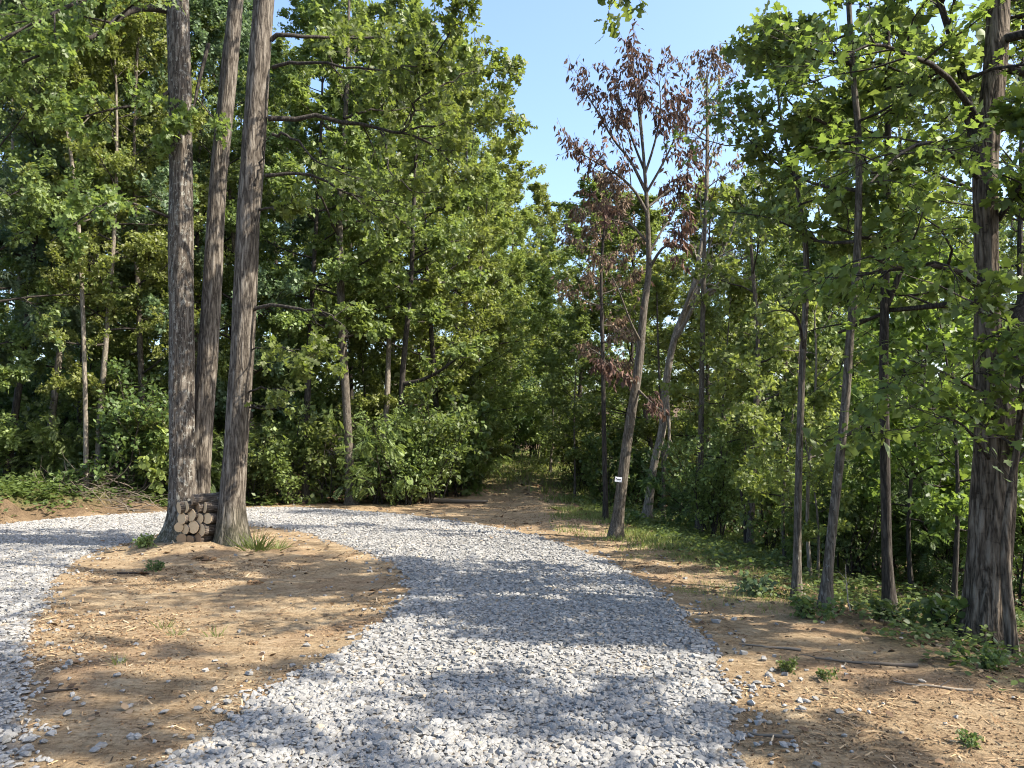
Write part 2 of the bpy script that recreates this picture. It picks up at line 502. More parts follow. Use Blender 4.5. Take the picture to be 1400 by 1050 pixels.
def ground_mat():
    m, nt = newmat('soil'); b = NT(nt)
    co = b.n('ShaderNodeTexCoord').outputs['Object']
    A = lambda nm: b.n('ShaderNodeAttribute', attribute_name=nm).outputs['Fac']
    n1 = b.noise(co, .55, 4, .6, .6); n2 = b.noise(co, 3.5, 6, .65); n3 = b.noise(co, 26, 6, .7); n4 = b.noise(co, 110, 4, .7)
    st = b.noise(b.scale_vec(co, (4, 30, 10)), 1.0, 4, .7, .8)
    dirt = b.ramp(n2, [(.25, (.235, .165, .095)), (.5, (.355, .265, .160)), (.72, (.45, .36, .235))])
    red = b.ramp(n1, [(.52, (0, 0, 0)), (.70, (1, 1, 1))])
    dirt = b.mix(b.math('MULTIPLY', red, .45), dirt, (.27, .155, .09))
    dirt = b.mix(.85, dirt, b.ramp(n3, [(.32, (.34, .30, .26)), (.48, (.9, .88, .86)), (.60, (1.05, 1.05, 1.05)), (.75, (1.3, 1.28, 1.22))]), 'MULTIPLY')
    dirt = b.mix(.45, dirt, b.ramp(st, [(.36, (.45, .40, .36)), (.52, (1, 1, 1))]), 'MULTIPLY')
    lit = b.ramp(n3, [(.3, (.030, .021, .014)), (.5, (.085, .058, .036)), (.72, (.17, .115, .07))])
    lit = b.mix(b.math('MULTIPLY', n2, .6), lit, (.075, .045, .026))
    grn = b.ramp(n3, [(.3, (.035, .05, .014)), (.7, (.11, .13, .035))])
    nmask = b.math('SUBTRACT', b.math('MULTIPLY', n2, 1.4), .7)
    wl = b.math('ADD', A('litter'), b.math('MULTIPLY', nmask, .9), True)
    wg = b.math('ADD', A('green'), b.math('MULTIPLY', nmask, 1.1), True)
    wg = b.math('MULTIPLY', wg, b.math('MULTIPLY', A('green'), 2.0, True))
    wl = b.math('MULTIPLY', wl, b.math('MULTIPLY', A('litter'), 3.0, True))
    col = b.mix(wl, dirt, lit); col = b.mix(b.math('MULTIPLY', wg, .75), col, grn)
    gra = b.ramp(n4, [(.3, (.13, .13, .125)), (.7, (.32, .31, .30))])
    col = b.mix(A('gravel'), col, gra)
    h = b.math('ADD', b.math('MULTIPLY', n3, .6), b.math('ADD', b.math('MULTIPLY', n2, .9), b.math('MULTIPLY', n4, .22)))
    nb = b.n('ShaderNodeBump', {'Height': h, 'Strength': 1.0, 'Distance': .07}).outputs['Normal']
    b.out(b.n('ShaderNodeBsdfPrincipled', {'Base Color': col, 'Roughness': .95, 'Specular IOR Level': .1, 'Normal': nb}).outputs[0])
    return m


def gravel_sheet_mat():
    m, nt = newmat('gravel_bed'); b = NT(nt)
    co = b.n('ShaderNodeTexCoord').outputs['Object']
    vo = b.n('ShaderNodeTexVoronoi', {'Vector': co, 'Scale': 26.0})
    c = b.ramp(b.n('ShaderNodeSeparateColor', {0: vo.outputs['Color']}).outputs[0], [(0, (.13, .126, .117)), (.5, (.23, .223, .208)), (1, (.31, .302, .282))])
    d = b.math('MULTIPLY', vo.outputs['Distance'], 1.0)
    c = b.mix(.8, c, b.ramp(d, [(.3, (1, 1, 1)), (.75, (.35, .34, .33))]), 'MULTIPLY')
    du = b.ramp(b.noise(co, .9, 4), [(.42, (0, 0, 0)), (.7, (.8, .8, .8))])
    c = b.mix(du, c, (.33, .26, .17))
    nb = b.n('ShaderNodeBump', {'Height': b.math('SUBTRACT', 1.0, d), 'Strength': 1.0, 'Distance': .03}).outputs['Normal']
    b.out(b.n('ShaderNodeBsdfPrincipled', {'Base Color': c, 'Roughness': .9, 'Normal': nb}).outputs[0])
    return m


# ------------------------------------------------------------------ ground
def woods_mask(x, y, s, t):
    """1 on the forest floor"""
    ang = x / np.maximum(y, 1)
    right = sstep(.7, 2.2, s + .7 * vnoise(x * 1.3, y * 1.3, 22))
    left = sstep(3.0, 5.5, t) * (ang < -.30)
    back = sstep(23.6, 25.5, y - 1.6 * vnoise(x * .4, y * .4, 21)) * (1 - sstep(-.115, -.085, ang)) * (x < 0)
    far = sstep(36, 41, y)
    return np.clip(np.maximum.reduce([right, left, back, far]), 0, 1)


def build_ground():
    nu, nv = 430, 470
    u = np.linspace(-1, 1, nu); v = np.linspace(0, 1, nv)
    xs = 10.5 * u + 300 * u ** 7; ys = -9 + 38 * v + 420 * v ** 10
    X, Y = np.meshgrid(xs, ys); X = X.ravel(); Y = Y.ravel()
    Z = H(X, Y)
    g = gravel_sd(X, Y); s = bank_s(X, Y); t = left_t(X, Y)
    wood = woods_mask(X, Y, s, t)
    ang = X / np.maximum(Y, 1)
    gn = vnoise(X * .9, Y * .9, 31)
    green = np.maximum(sstep(-.4, .8, s + gn) * (1 - sstep(2.6, 5, s)) * sstep(7, 11, Y), 0)
    green = np.maximum(green, .35 * sstep(-.2, .8, s + gn) * (1 - sstep(1.5, 3.5, s)))
    green = np.maximum(green, sstep(25, 33, Y) * (1 - sstep(44, 52, Y)) * (abs(ang) < .14) * .9)
    green = np.maximum(green, sstep(.8, 1.7, t) * (1 - sstep(6, 9, t)) * (ang < -.42))
    litter = np.clip(np.maximum(np.maximum(wood, .5 * sstep(-.3, .6, s)), .75 * sstep(.05, .4, t) * (ang < -.35)) + .35 * sstep(.0, 1.5, s) * (1 - wood), 0, 1)
    gm = sstep(-.05, .12, g)
    idx = np.arange(nu * nv).reshape(nv, nu)
    F = np.stack([idx[:-1, :-1], idx[:-1, 1:], idx[1:, 1:], idx[1:, :-1]], -1).reshape(-1, 4)
    G = Geo(); G.add(np.stack([X, Y, Z], 1), F4=F)
    me = G.mesh('ground', ground_mat())
    for nm, a in (('gravel', gm), ('litter', litter), ('green', green)):
        at_ = me.attributes.new(nm, 'FLOAT', 'POINT'); at_.data.foreach_set('value', a.astype(np.float32))
    tag(link('ground', me), 'bare tan soil and leaf litter under the woods', 'ground', kind='structure')
    # gravel bed: the same grid where the drive runs, a centimetre above
    gs = g + .10 * vnoise(X * 3, Y * 3, 41)
    keep = (gs[F] > .02).all(1)
    FF = F[keep]; used, inv = np.unique(FF, return_inverse=True)
    G = Geo(); G.add(np.stack([X, Y, Z + .012], 1)[used], F4=inv.reshape(-1, 4))
    tag(link('gravel_drive', G.mesh('gravel_drive', gravel_sheet_mat())), 'looping driveway of crushed grey stone', 'driveway', kind='structure')


ICO_V = None


def ico():
    t = (1 + 5 ** .5) / 2
    V = unit(np.array([(-1, t, 0), (1, t, 0), (-1, -t, 0), (1, -t, 0), (0, -1, t), (0, 1, t), (0, -1, -t), (0, 1, -t), (t, 0, -1), (t, 0, 1), (-t, 0, -1), (-t, 0, 1)], float))
    F = np.array([(0, 11, 5), (0, 5, 1), (0, 1, 7), (0, 7, 10), (0, 10, 11), (1, 5, 9), (5, 11, 4), (11, 10, 2), (10, 7, 6), (7, 1, 8), (3, 9, 4), (3, 4, 2), (3, 2, 6), (3, 6, 8), (3, 8, 9), (4, 9, 5), (2, 4, 11), (6, 2, 10), (8, 6, 7), (9, 8, 1)])
    return V, F


OCT = (np.array([(1, 0, 0), (-1, 0, 0), (0, 1, 0), (0, -1, 0), (0, 0, 1), (0, 0, -1)], float),
       np.array([(0, 2, 4), (2, 1, 4), (1, 3, 4), (3, 0, 4), (2, 0, 5), (1, 2, 5), (3, 1, 5), (0, 3, 5)]))
CUBE8 = (np.array([(x, y, z) for x in (-.62, .62) for y in (-.62, .62) for z in (-.62, .62)], float),
         np.array([(0, 1, 3), (0, 3, 2), (4, 6, 7), (4, 7, 5), (0, 4, 5), (0, 5, 1), (2, 3, 7), (2, 7, 6), (0, 2, 6), (0, 6, 4), (1, 5, 7), (1, 7, 3)]))


def stones(G, rng, x, y, z, size, tpl, tone, tilt=.5):
    V, F = tpl; n = len(x); m = len(V)
    sc = size[:, None] * np.stack([rng.uniform(.38, .62, n), rng.uniform(.28, .5, n), rng.uniform(.16, .34, n)], 1)
    W = V[None] * (1 + rng.uniform(-.30, .30, (n, m, 1))) + rng.normal(0, .13, (n, m, 3))
    W = W * sc[:, None, :]
    a = rng.uniform(0, TAU, n); p = rng.normal(0, tilt, n)
    ca, sa, cp, sp = np.cos(a), np.sin(a), np.cos(p), np.sin(p)
    X, Y, Z = W[..., 0], W[..., 1], W[..., 2]
    Y, Z = Y * cp[:, None] - Z * sp[:, None], Y * sp[:, None] + Z * cp[:, None]
    X, Y = X * ca[:, None] - Y * sa[:, None], X * sa[:, None] + Y * ca[:, None]
    W = np.stack([X + x[:, None], Y + y[:, None], Z + z[:, None]], -1)
    G.add(W.reshape(-1, 3), F3=(F[None] + (np.arange(n) * m)[:, None, None]).reshape(-1, 3), tone=np.repeat(tone, m))


def in_view(x, y, mar=.08):
    return (np.abs(x / np.maximum(y, .5)) < .667 + mar) & (y > 2.6)


def build_gravel():
    rng = np.random.default_rng(5)
    G = Geo()
    for (y0, y1, dens, sz, tpl, layers) in ((2.4, 5.5, 2300, .038, ico(), 2), (5.5, 9.5, 1500, .042, CUBE8, 1), (9.5, 15, 1050, .046, CUBE8, 1), (15, 29, 480, .058, OCT, 1)):
        wid = .75 * y1 + 1; A = 2 * wid * (y1 - y0); n = int(A * dens)
        x = rng.uniform(-wid, wid, n); y = rng.uniform(y0, y1, n)
        k = in_view(x, y, .12); x = x[k]; y = y[k]
        g = gravel_sd(x, y) + .16 * vnoise(x * 2.2, y * 2.2, 51) + .10 * vnoise(x * 7, y * 7, 52)
        p = sstep(-.10, .10, g) * .98 +   .05 * np.exp(np.minimum(g, 0) / .22) * (g < 0) + .006 * np.exp(np.minimum(g, 0) / 1.0) * (g < 0)
        # thinner stones on the left lane close by
        p *= 1 - .62 * sstep(-1.6, -2.1, x) * (1 - sstep(6.0, 8.0, y))
        k = rng.uniform(0, 1, len(x)) < p; x = x[k]; y = y[k]; gg = g[k]
        size = sz * np.clip(rng.lognormal(-.08, .34, len(x)), .45, 1.9)
        z = H(x, y) + .006 + np.where(gg > .1, rng.uniform(0, .015, len(x)), 0.0) + size * .08
        patch = vnoise(x * .5, y * .5, 53) * .25 + vnoise(x * 1.7, y * 1.7, 54) * .15
        stones(G, rng, x, y, z, size, tpl, np.clip(rng.normal(.58, .17, len(x)) + patch * .5, 0, 1), .32)
    tag(link('gravel', G.mesh('gravel', M['stone'], False)), 'loose crushed grey stone covering the looping drive', 'gravel', kind='stuff')
    # single stones kicked onto the dirt, each one a thing
    spots = [(516, 645 + 250), (1038, 990), (1097, 970), (1095, 960), (1050, 925), (1036, 935), (1098, 972), (1075, 1004), (1056, 918), (1044, 903), (1000, 905), (1078, 1020), (1012, 927), (1117, 1047),
             (196, 896), (161, 925), (178, 967), (225, 975), (300, 975), (271, 971), (312, 962), (420, 884), (93, 978), (104, 957), (184, 1010), (95, 977), (230, 1030), (130, 1027), (138, 1023), (35, 1030), (70, 1005), (166, 905), (60, 900), (110, 905), (977, 851), (952, 848), (1030, 941), (1148, 975)]
    for i, (px, py) in enumerate(spots):
        p = hit(px, py); s = rng.uniform(.045, .075)
        g1 = Geo(); stones(g1, rng, np.zeros(1), np.zeros(1), np.zeros(1) + s * .1, np.array([s]), ico(), np.array([rng.uniform(.25, .8)]), .3)
        o = link('stone', g1.mesh('stone', M['stone'], False), None, (p[0], p[1], hz(p[0], p[1]) + .005))
        side = 'on the right dirt shoulder' if px > 900 else 'on the dirt island'
        tag(o, f'loose pale grey stone lying apart from the gravel {side}', 'stone', f'stray stones {side}')


def build_debris():
    rng = np.random.default_rng(9)
    G = Geo()
    # crumbs, straw and bark chips on the bare soil
    for (y0, y1, n, sz) in ((2.6, 6, 46000, .016), (6, 11, 60000, .023), (11, 24, 50000, .035), (24, 36, 12000, .06)):
        x = rng.uniform(-.8 * y1, .8 * y1, n); y = rng.uniform(y0, y1, n)
        k = in_view(x, y); x, y = x[k], y[k]
        g = gravel_sd(x, y); s = bank_s(x, y)
        pp = (g < .05) * (s < 1.5) * np.clip(.35 + 1.6 * vnoise(x * .8, y * .8, 61) + .8 * vnoise(x * 3, y * 3, 62), .04, 1)
        k = rng.uniform(0, 1, len(x)) < pp; x, y = x[k], y[k]
        n2 = len(x); half = n2 * 2 // 3
        z = H(x, y) + .004
        stones(G, rng, x[:half], y[:half], z[:half], sz * rng.uniform(.5, 1.5, half), OCT, rng.uniform(0, .8, half))
        a = rng.uniform(0, TAU, n2 - half); L = sz * rng.uniform(1.5, 5, n2 - half)
        D = np.stack([np.cos(a), np.sin(a), rng.normal(0, .12, n2 - half)], 1)
        sl = (np.array([[-.07, 0, 0], [.07, 0, 0], [.05, 1, .03], [-.05, 1, .03]]), np.array([[0, 1, 2], [0, 2, 3]]))
        leaves(G, np.stack([x[half:], y[half:], z[half:] + .004], 1), D, np.tile([0, 0, 1.], (n2 - half, 1)) + rng.normal(0, .2, (n2 - half, 3)), L, rng.uniform(.0, 1, n2 - half), sl)
    tag(link('soil_crumbs', G.mesh('soil_crumbs', M['debris'], False)), 'crumbs of soil, straw and bark chips strewn over the dirt', 'debris', kind='stuff')
    # dead leaves on the forest floor
    G = Geo()
    for (y0, y1, n, sz) in ((3, 9, 16000, .055), (9, 18, 24000, .10), (18, 45, 22000, .2)):
        x = rng.uniform(-.8 * y1, .8 * y1, n); y = rng.uniform(y0, y1, n)
        k = in_view(x, y); x, y = x[k], y[k]
        s = bank_s(x, y); t = left_t(x, y)
        w = np.maximum(woods_mask(x, y, s, t), .35 * sstep(.3, 1.5, s)) * (gravel_sd(x, y) < -.3)
        w = np.maximum(np.maximum(w, .5 * sstep(-.2, .6, s) * (gravel_sd(x, y) < -.3)), .06 * (gravel_sd(x, y) < -.1)); w = np.maximum(w, .006)
        k = rng.uniform(0, 1, len(x)) < w; x, y = x[k], y[k]; n2 = len(x)
        a = rng.uniform(0, TAU, n2)
        leaves(G, np.stack([x, y, H(x, y) + .01], 1), np.stack([np.cos(a), np.sin(a), rng.normal(.05, .25, n2)], 1), rng.normal(0, .35, (n2, 3)) + [0, 0, 1], sz * rng.uniform(.6, 1.3, n2), rng.uniform(0, 1, n2) ** 1.3, OVAL if y1 < 10 else SIMPLE)
    tag(link('leaf_litter', G.mesh('leaf_litter', M['litter'])), 'dead brown leaves covering the forest floor', 'leaf litter', kind='stuff')


def build_groundcover():
    rng = np.random.default_rng(13)
    # grass on the bank, along the trail end and in wisps on the dirt
    G = Geo()
    for (y0, y1, n, sz, bl) in ((7, 13, 80000, .07, 1), (13, 24, 190000, .105, 1), (24, 50, 90000, .22, 1)):
        x = rng.uniform(-.45 * y1, .6 * y1, n); y = rng.uniform(y0, y1, n)
        s = bank_s(x, y); ang = x / y
        gn = vnoise(x * 1.1, y * 1.1, 71) + .6 * vnoise(x * 3.3, y * 3.3, 72)
        w = sstep(-.8, .4, s + 1.2 * gn) * (1 - sstep(2.6, 4.4, s)) * sstep(7.5, 10.5, y + 2 * gn) * (1.0 + 1.1 * gn) * (1 - sstep(27, 33, y))
        w = np.maximum(w, sstep(27, 34, y + 2 * gn) * (np.abs(ang - .0) < .11) * (1 - sstep(46, 50, y)) * .8)
        k = (rng.uniform(0, 1, n) < w) & (gravel_sd(x, y) < -.2); x, y = x[k], y[k]; n2 = len(x)
        D = rng.normal(0, .45, (n2, 3)) + [0, 0, 1]
        leaves(G, np.stack([x, y, H(x, y) - .005], 1), D, rng.normal(0, 1, (n2, 3)), sz * rng.uniform(.5, 1.4, n2), rng.uniform(0, 1, n2), BLADE if y1 < 14 else (BLADE[0] * np.array([2.0, 1, 1]), BLADE[1]))
    tag(link('grass', G.mesh('grass', M['grass'])), 'short sunlit grass on the bank and at the trail end', 'grass', kind='stuff')
    # broad-leaved ground cover on the left berm, under the right trees and along the forest edge
    G = Geo()
    for (y0, y1, n, sz) in ((4, 10, 9000, .055), (10, 18, 16000, .07), (18, 44, 26000, .13)):
        x = rng.uniform(-.8 * y1, .8 * y1, n); y = rng.uniform(y0, y1, n)
        k = in_view(x, y); x, y = x[k], y[k]
        if y1 > 40:
            x = np.concatenate([x, rng.uniform(-17, -6, 10000)]); y = np.concatenate([y, rng.uniform(13, 26, 10000)])
        s = bank_s(x, y); t = left_t(x, y); ang = x / y
        gn = vnoise(x * .9, y * .9, 81) + .6 * vnoise(x * 2.7, y * 2.7, 82)
        wl = sstep(.5, 1.5, t + .6 * gn) * (ang < -.36) * (.95 + 1.2 * gn)
        wr = sstep(-.1, 1.0, s + 1.2 * gn) * (.62 + .9 * gn) * (1 - .6 * sstep(4, 7, s))
        wb = sstep(23.5, 25, y + gn) * ((ang < -.09) | (ang > .13)) * (.4 + .7 * gn)
        wt = sstep(29, 34, y) * (np.abs(ang) < .13) * (.2 + .7 * gn)
        w = np.clip(np.maximum.reduce([wl, wr, wb, wt]), 0, 1) * (gravel_sd(x, y) < -.3)
        k = rng.uniform(0, 1, len(x)) < w; x, y = x[k], y[k]; n2 = len(x); m = 5
        z = H(x, y)
        hh = np.abs(rng.normal(0, 1, n2)) * sz * 1.1 + .02
        bx = np.repeat(x, m) + rng.normal(0, sz * .6, n2 * m); by = np.repeat(y, m) + rng.normal(0, sz * .6, n2 * m)
        bz = np.repeat(z + hh, m) * 1.0 + rng.uniform(-.5, .6, n2 * m) * sz
        a = rng.uniform(0, TAU, n2 * m)
        leaves(G, np.stack([bx, by, bz], 1), np.stack([np.cos(a), np.sin(a), rng.normal(.05, .3, n2 * m)], 1), rng.normal(0, .35, (n2 * m, 3)) + [0, 0, 1], sz * rng.uniform(.6, 1.3, n2 * m), np.repeat(rng.uniform(0, 1, n2), m) * .7 + rng.uniform(0, .3, n2 * m), OVAL if y1 < 20 else SIMPLE)
    tag(link('ground_cover', G.mesh('ground_cover', M['weed'])), 'low broad-leaved ground cover along the forest edge', 'ground cover', kind='stuff')


# ------------------------------------------------------------------ hero trees
def px_path(pts, D, n):
    """pts: (px, py, width_px[, depth offset]); returns smooth points and radii"""
    P = np.array([pt(a[0], a[1], D + (a[3] if len(a) > 3 else 0)) for a in pts])
    R = np.array([a[2] / 2 / FPX * (D + (a[3] if len(a) > 3 else 0)) for a in pts])
    t = np.linspace(0, len(pts) - 1, n)
    return smooth_path(P, n), np.interp(t, np.arange(len(pts)), R)


def flare(P, R, base, amt=.5, h=.45):
    z = P[:, 2] - base
    return R * (1 + amt * np.exp(-np.maximum(z, 0) / h * 1.6))


def finish(root, parts, loc):
    """parts: (name, Geo, material); vertices are moved so that the thing's base is its origin"""
    for nm, g, m in parts:
        for v in g.V: v -= np.asarray(loc)
        link(nm, g.mesh(nm, m), root)


def hero_oaks():
    rng = np.random.default_rng(101)
    # --- left oak: two stems from one base
    D = 13.4
    P1, R1 = px_path([(250, 745, 56), (251, 700, 38), (249, 600, 32), (248, 400, 31), (247, 200, 30), (243, 0, 28), (238, -200, 26), (236, -450, 18), (238, -700, 9)], D, 70)
    P2, R2 = px_path([(262, 745, 38), (269, 690, 31), (274, 620, 28), (283, 500, 26), (290, 400, 25), (298, 250, 24), (311, 120, 22), (323, 0, 20), (338, -200, 17), (350, -400, 12), (352, -620, 6)], D + .35, 70)
    loc = np.array([P1[0][0], P1[0][1], hz(P1[0][0], P1[0][1])])
    w1, w2, cr = Geo(), Geo(), Geo(); fol = Foliage(); br = Geo()
    tube(w1, P1, flare(P1, R1, loc[2], .35), 30, rough=.10, seed=3)
    tube(w2, P2, flare(P2, R2, loc[2], .25), 26, rough=.10, seed=8)
    crown_on(rng, br, fol, P1, R1, .72, 3.9, 14, 7, 5, 10, (-5, 55), k=6)
    crown_on(rng, br, fol, P2, R2, .72, 3.4, 10, 6, 5, 10, (0, 60), k=6, az0=.5)
    # visible limb that reaches left out of the frame, and the leafy sprays around it
    for pts, wd, ns in (([(232, 14, 12), (195, 10, 10, -.3), (165, 22, 9, -.6), (140, 45, 8, -1.0), (95, 60, 6, -1.5), (30, 85, 4, -2.2)], 1, 8),
                        ([(236, -30, 10), (170, -20, 8, -.8), (90, 10, 6, -1.6), (-10, 60, 4, -2.4)], 1, 9),
                        ([(240, 120, 6), (205, 140, 5, -.4), (150, 150, 4, -.9), (80, 170, 3, -1.4)], 1, 5),
                        ([(238, 300, 5), (200, 285, 4, -.5), (150, 275, 3, -1.0), (70, 330, 2, -1.6)], 1, 5),
                        ([(285, 60, 6, .3), (270, 120, 5, .1), (262, 150, 4, 0), (230, 175, 3, -.3)], 1, 5)):
        P, R = px_path(pts, D, 10)
        bough(rng, br, fol, P, R[0], ns, 5, 17, sec=.42, k=6, up=0, u0=.4)
    n = fol.lay(cr, rng, OAK, .128, .3, .7, .9)
    root = thing('oak_tree', 'twin-stemmed oak with white lichen patches on its bark, left of the firewood stack', 'tree', loc)
    finish(root, [('trunk', w1, M['bark_lichen']), ('trunk', w2, M['bark_oak']), ('branches', br, M['bark_dark']), ('crown', cr, M['leaf_oak'])], loc)
    # --- right oak with long dark side branches
    D = 12.6
    P, R = px_path([(318, 768, 48), (317, 735, 40), (318, 680, 34), (323, 600, 31), (333, 430, 30), (342, 260, 30), (352, 120, 29), (361, 0, 27), (374, -200, 23), (382, -420, 15), (384, -650, 8)], D, 70)
    loc = np.array([P[0][0], P[0][1], hz(P[0][0], P[0][1])])
    w, cr = Geo(), Geo(); fol = Foliage(); br = Geo()
    tube(w, P, flare(P, R, loc[2], .3), 30, rough=.10, seed=13)
    crown_on(rng, br, fol, P, R, .76, 4.2, 14, 7, 5, 10, (0, 55), k=6, az0=-.4)
    root = thing('oak_tree', 'straight single-stemmed oak with long dark side branches, right of the firewood stack', 'tree', loc)
    limbs = [  # path, secondaries, leafy
        ([(370, 55, 9), (400, 46, 7), (450, 52, 5, .3), (514, 51, 3, .5), (560, 40, 2, .8)], 8, 8),
        ([(373, 92, 7), (410, 83, 6, -.2), (470, 90, 5, -.4), (530, 95, 3, -.6), (590, 85, 2, -.8)], 9, 8),
        ([(366, 162, 10), (400, 160, 9, .1), (470, 163, 8, .2), (510, 175, 7, .3), (555, 182, 6, .3), (590, 200, 4, .4), (618, 227, 2, .5)], 9, 5),
        ([(470, 162, 5, .2), (500, 150, 4, .5), (530, 153, 3, .9), (580, 140, 2, 1.3)], 6, 8),
        ([(550, 181, 5, .3), (565, 160, 5, .2), (566, 125, 4, 0), (585, 85, 3, -.2), (610, 40, 2, -.4)], 9, 9),
        ([(553, 178, 4, .3), (600, 168, 4, .3), (650, 172, 3, .2), (705, 168, 2, .1)], 9, 8),
        ([(566, 140, 4, .0), (610, 115, 3, .3), (655, 95, 2.5, .6), (690, 110, 2, .8)], 9, 8),
        ([(566, 125, 4, .0), (600, 70, 3, -.3), (625, 30, 2.5, -.5), (630, -20, 2, -.5)], 9, 8),
        ([(520, 180, 4, .3), (532, 215, 3, .1), (530, 232, 3, 0), (562, 258, 2, -.2), (590, 265, 1.5, -.3)], 5, 9),
        ([(372, 183, 6), (400, 188, 5, -.1), (440, 225, 4, -.3), (495, 243, 2, -.5)], 4, 3),
        ([(362, 240, 7), (410, 236, 6, .1), (450, 250, 5, .2), (490, 268, 4, .2), (540, 280, 2, .3)], 5, 4),
        ([(478, 264, 3, .2), (505, 290, 2.5, .1), (530, 312, 2, 0)], 4, 4),
        ([(352, 285, 5), (375, 283, 4, -.2), (402, 277, 2, -.3)], 4, 6),
        ([(349, 255, 5, -.2), (358, 215, 4, -.3), (372, 180, 3, -.4)], 2, 0),
        ([(345, 424, 7), (385, 420, 6, -.2), (420, 423, 5, -.4), (450, 433, 4, -.5), (474, 446, 3, -.5)], 4, 1),
        ([(337, 533, 4), (365, 531, 3, -.2), (395, 535, 2, -.3)], 3, 3),
        ([(338, 556, 4), (365, 558, 3, -.2), (392, 556, 2, -.3)], 4, 3),
        ([(341, 480, 3), (375, 470, 3, -.4), (410, 488, 2.5, -.7), (440, 500, 2, -.9)], 7, 9),
    ]
    for pts, ns, nl in limbs:
        Pb, Rb = px_path(pts, D, 13); Pb[1:] += rng.normal(0, .022, (12, 3)); Rb = Rb * .8
        b1 = Geo()
        bough(rng, b1, fol, Pb, Rb[0], ns, 5 if nl > 5 else 3, int(nl * 1.4), sec=.34, k=7, up=.02, u0=.3 if nl > 8 else .4, spread=.05)
        for v in b1.V: v -= loc
        link('branch', b1.mesh('branch', M['bark_dark']), root)
    fol.lay(cr, rng, OAK, .122, .3, .7, .9)
    finish(root, [('trunk', w, M['bark_oak']), ('branches', br, M['bark_dark']), ('crown', cr, M['leaf_oak'])], loc)


def traced(name, label, cat, pts, D, seed, crown, leaf, lsize, bark, leafm, k=14, extra=(), flare_amt=.3, rough=.05, n=40, droop=.25, group=None, up=.9, jit=.75):
    """a tree whose stem follows the photograph; D None = stand where its foot meets the ground"""
    rng = np.random.default_rng(seed)
    if D is None: D = float(hit(pts[0][0], pts[0][1])[1])
    P, R = px_path(pts, D, n)
    z0 = hz(P[0][0], P[0][1])
    P[0][2] = min(P[0][2], z0 - .05)
    loc = np.array([P[0][0], P[0][1], z0])
    w, br, cr = Geo(), Geo(), Geo(); fol = Foliage()
    tube(w, P, flare(P, R, z0, flare_amt, .3), k, rough=rough, seed=seed)
    if crown: crown_on(rng, br, fol, P, R, **crown)
    limbs = []
    for e in extra:
        Pb, Rb = px_path(e[0], D, 10); b1 = Geo()
        bough(rng, b1, fol, Pb, Rb[0], e[1], e[2], e[3], sec=e[4] if len(e) > 4 else .4, k=7, up=e[5] if len(e) > 5 else .03, u0=.3)
        limbs.append(b1)
    fol.lay(cr, rng, leaf, lsize, droop, up, jit)
    root = thing(name, label, cat, loc, group)
    parts = [('trunk', w, M[bark])]
    bm = M[bark if bark in ('bark_pale',) else 'bark_dark' if leafm != 'leaf_brown' else 'bark_thin']
    if br.n: parts.append(('branches', br, bm))
    for b1 in limbs: parts.append(('branch', b1, bm))
    if cr.n: parts.append(('crown', cr, M[leafm]))
    finish(root, parts, loc)
    return root, D


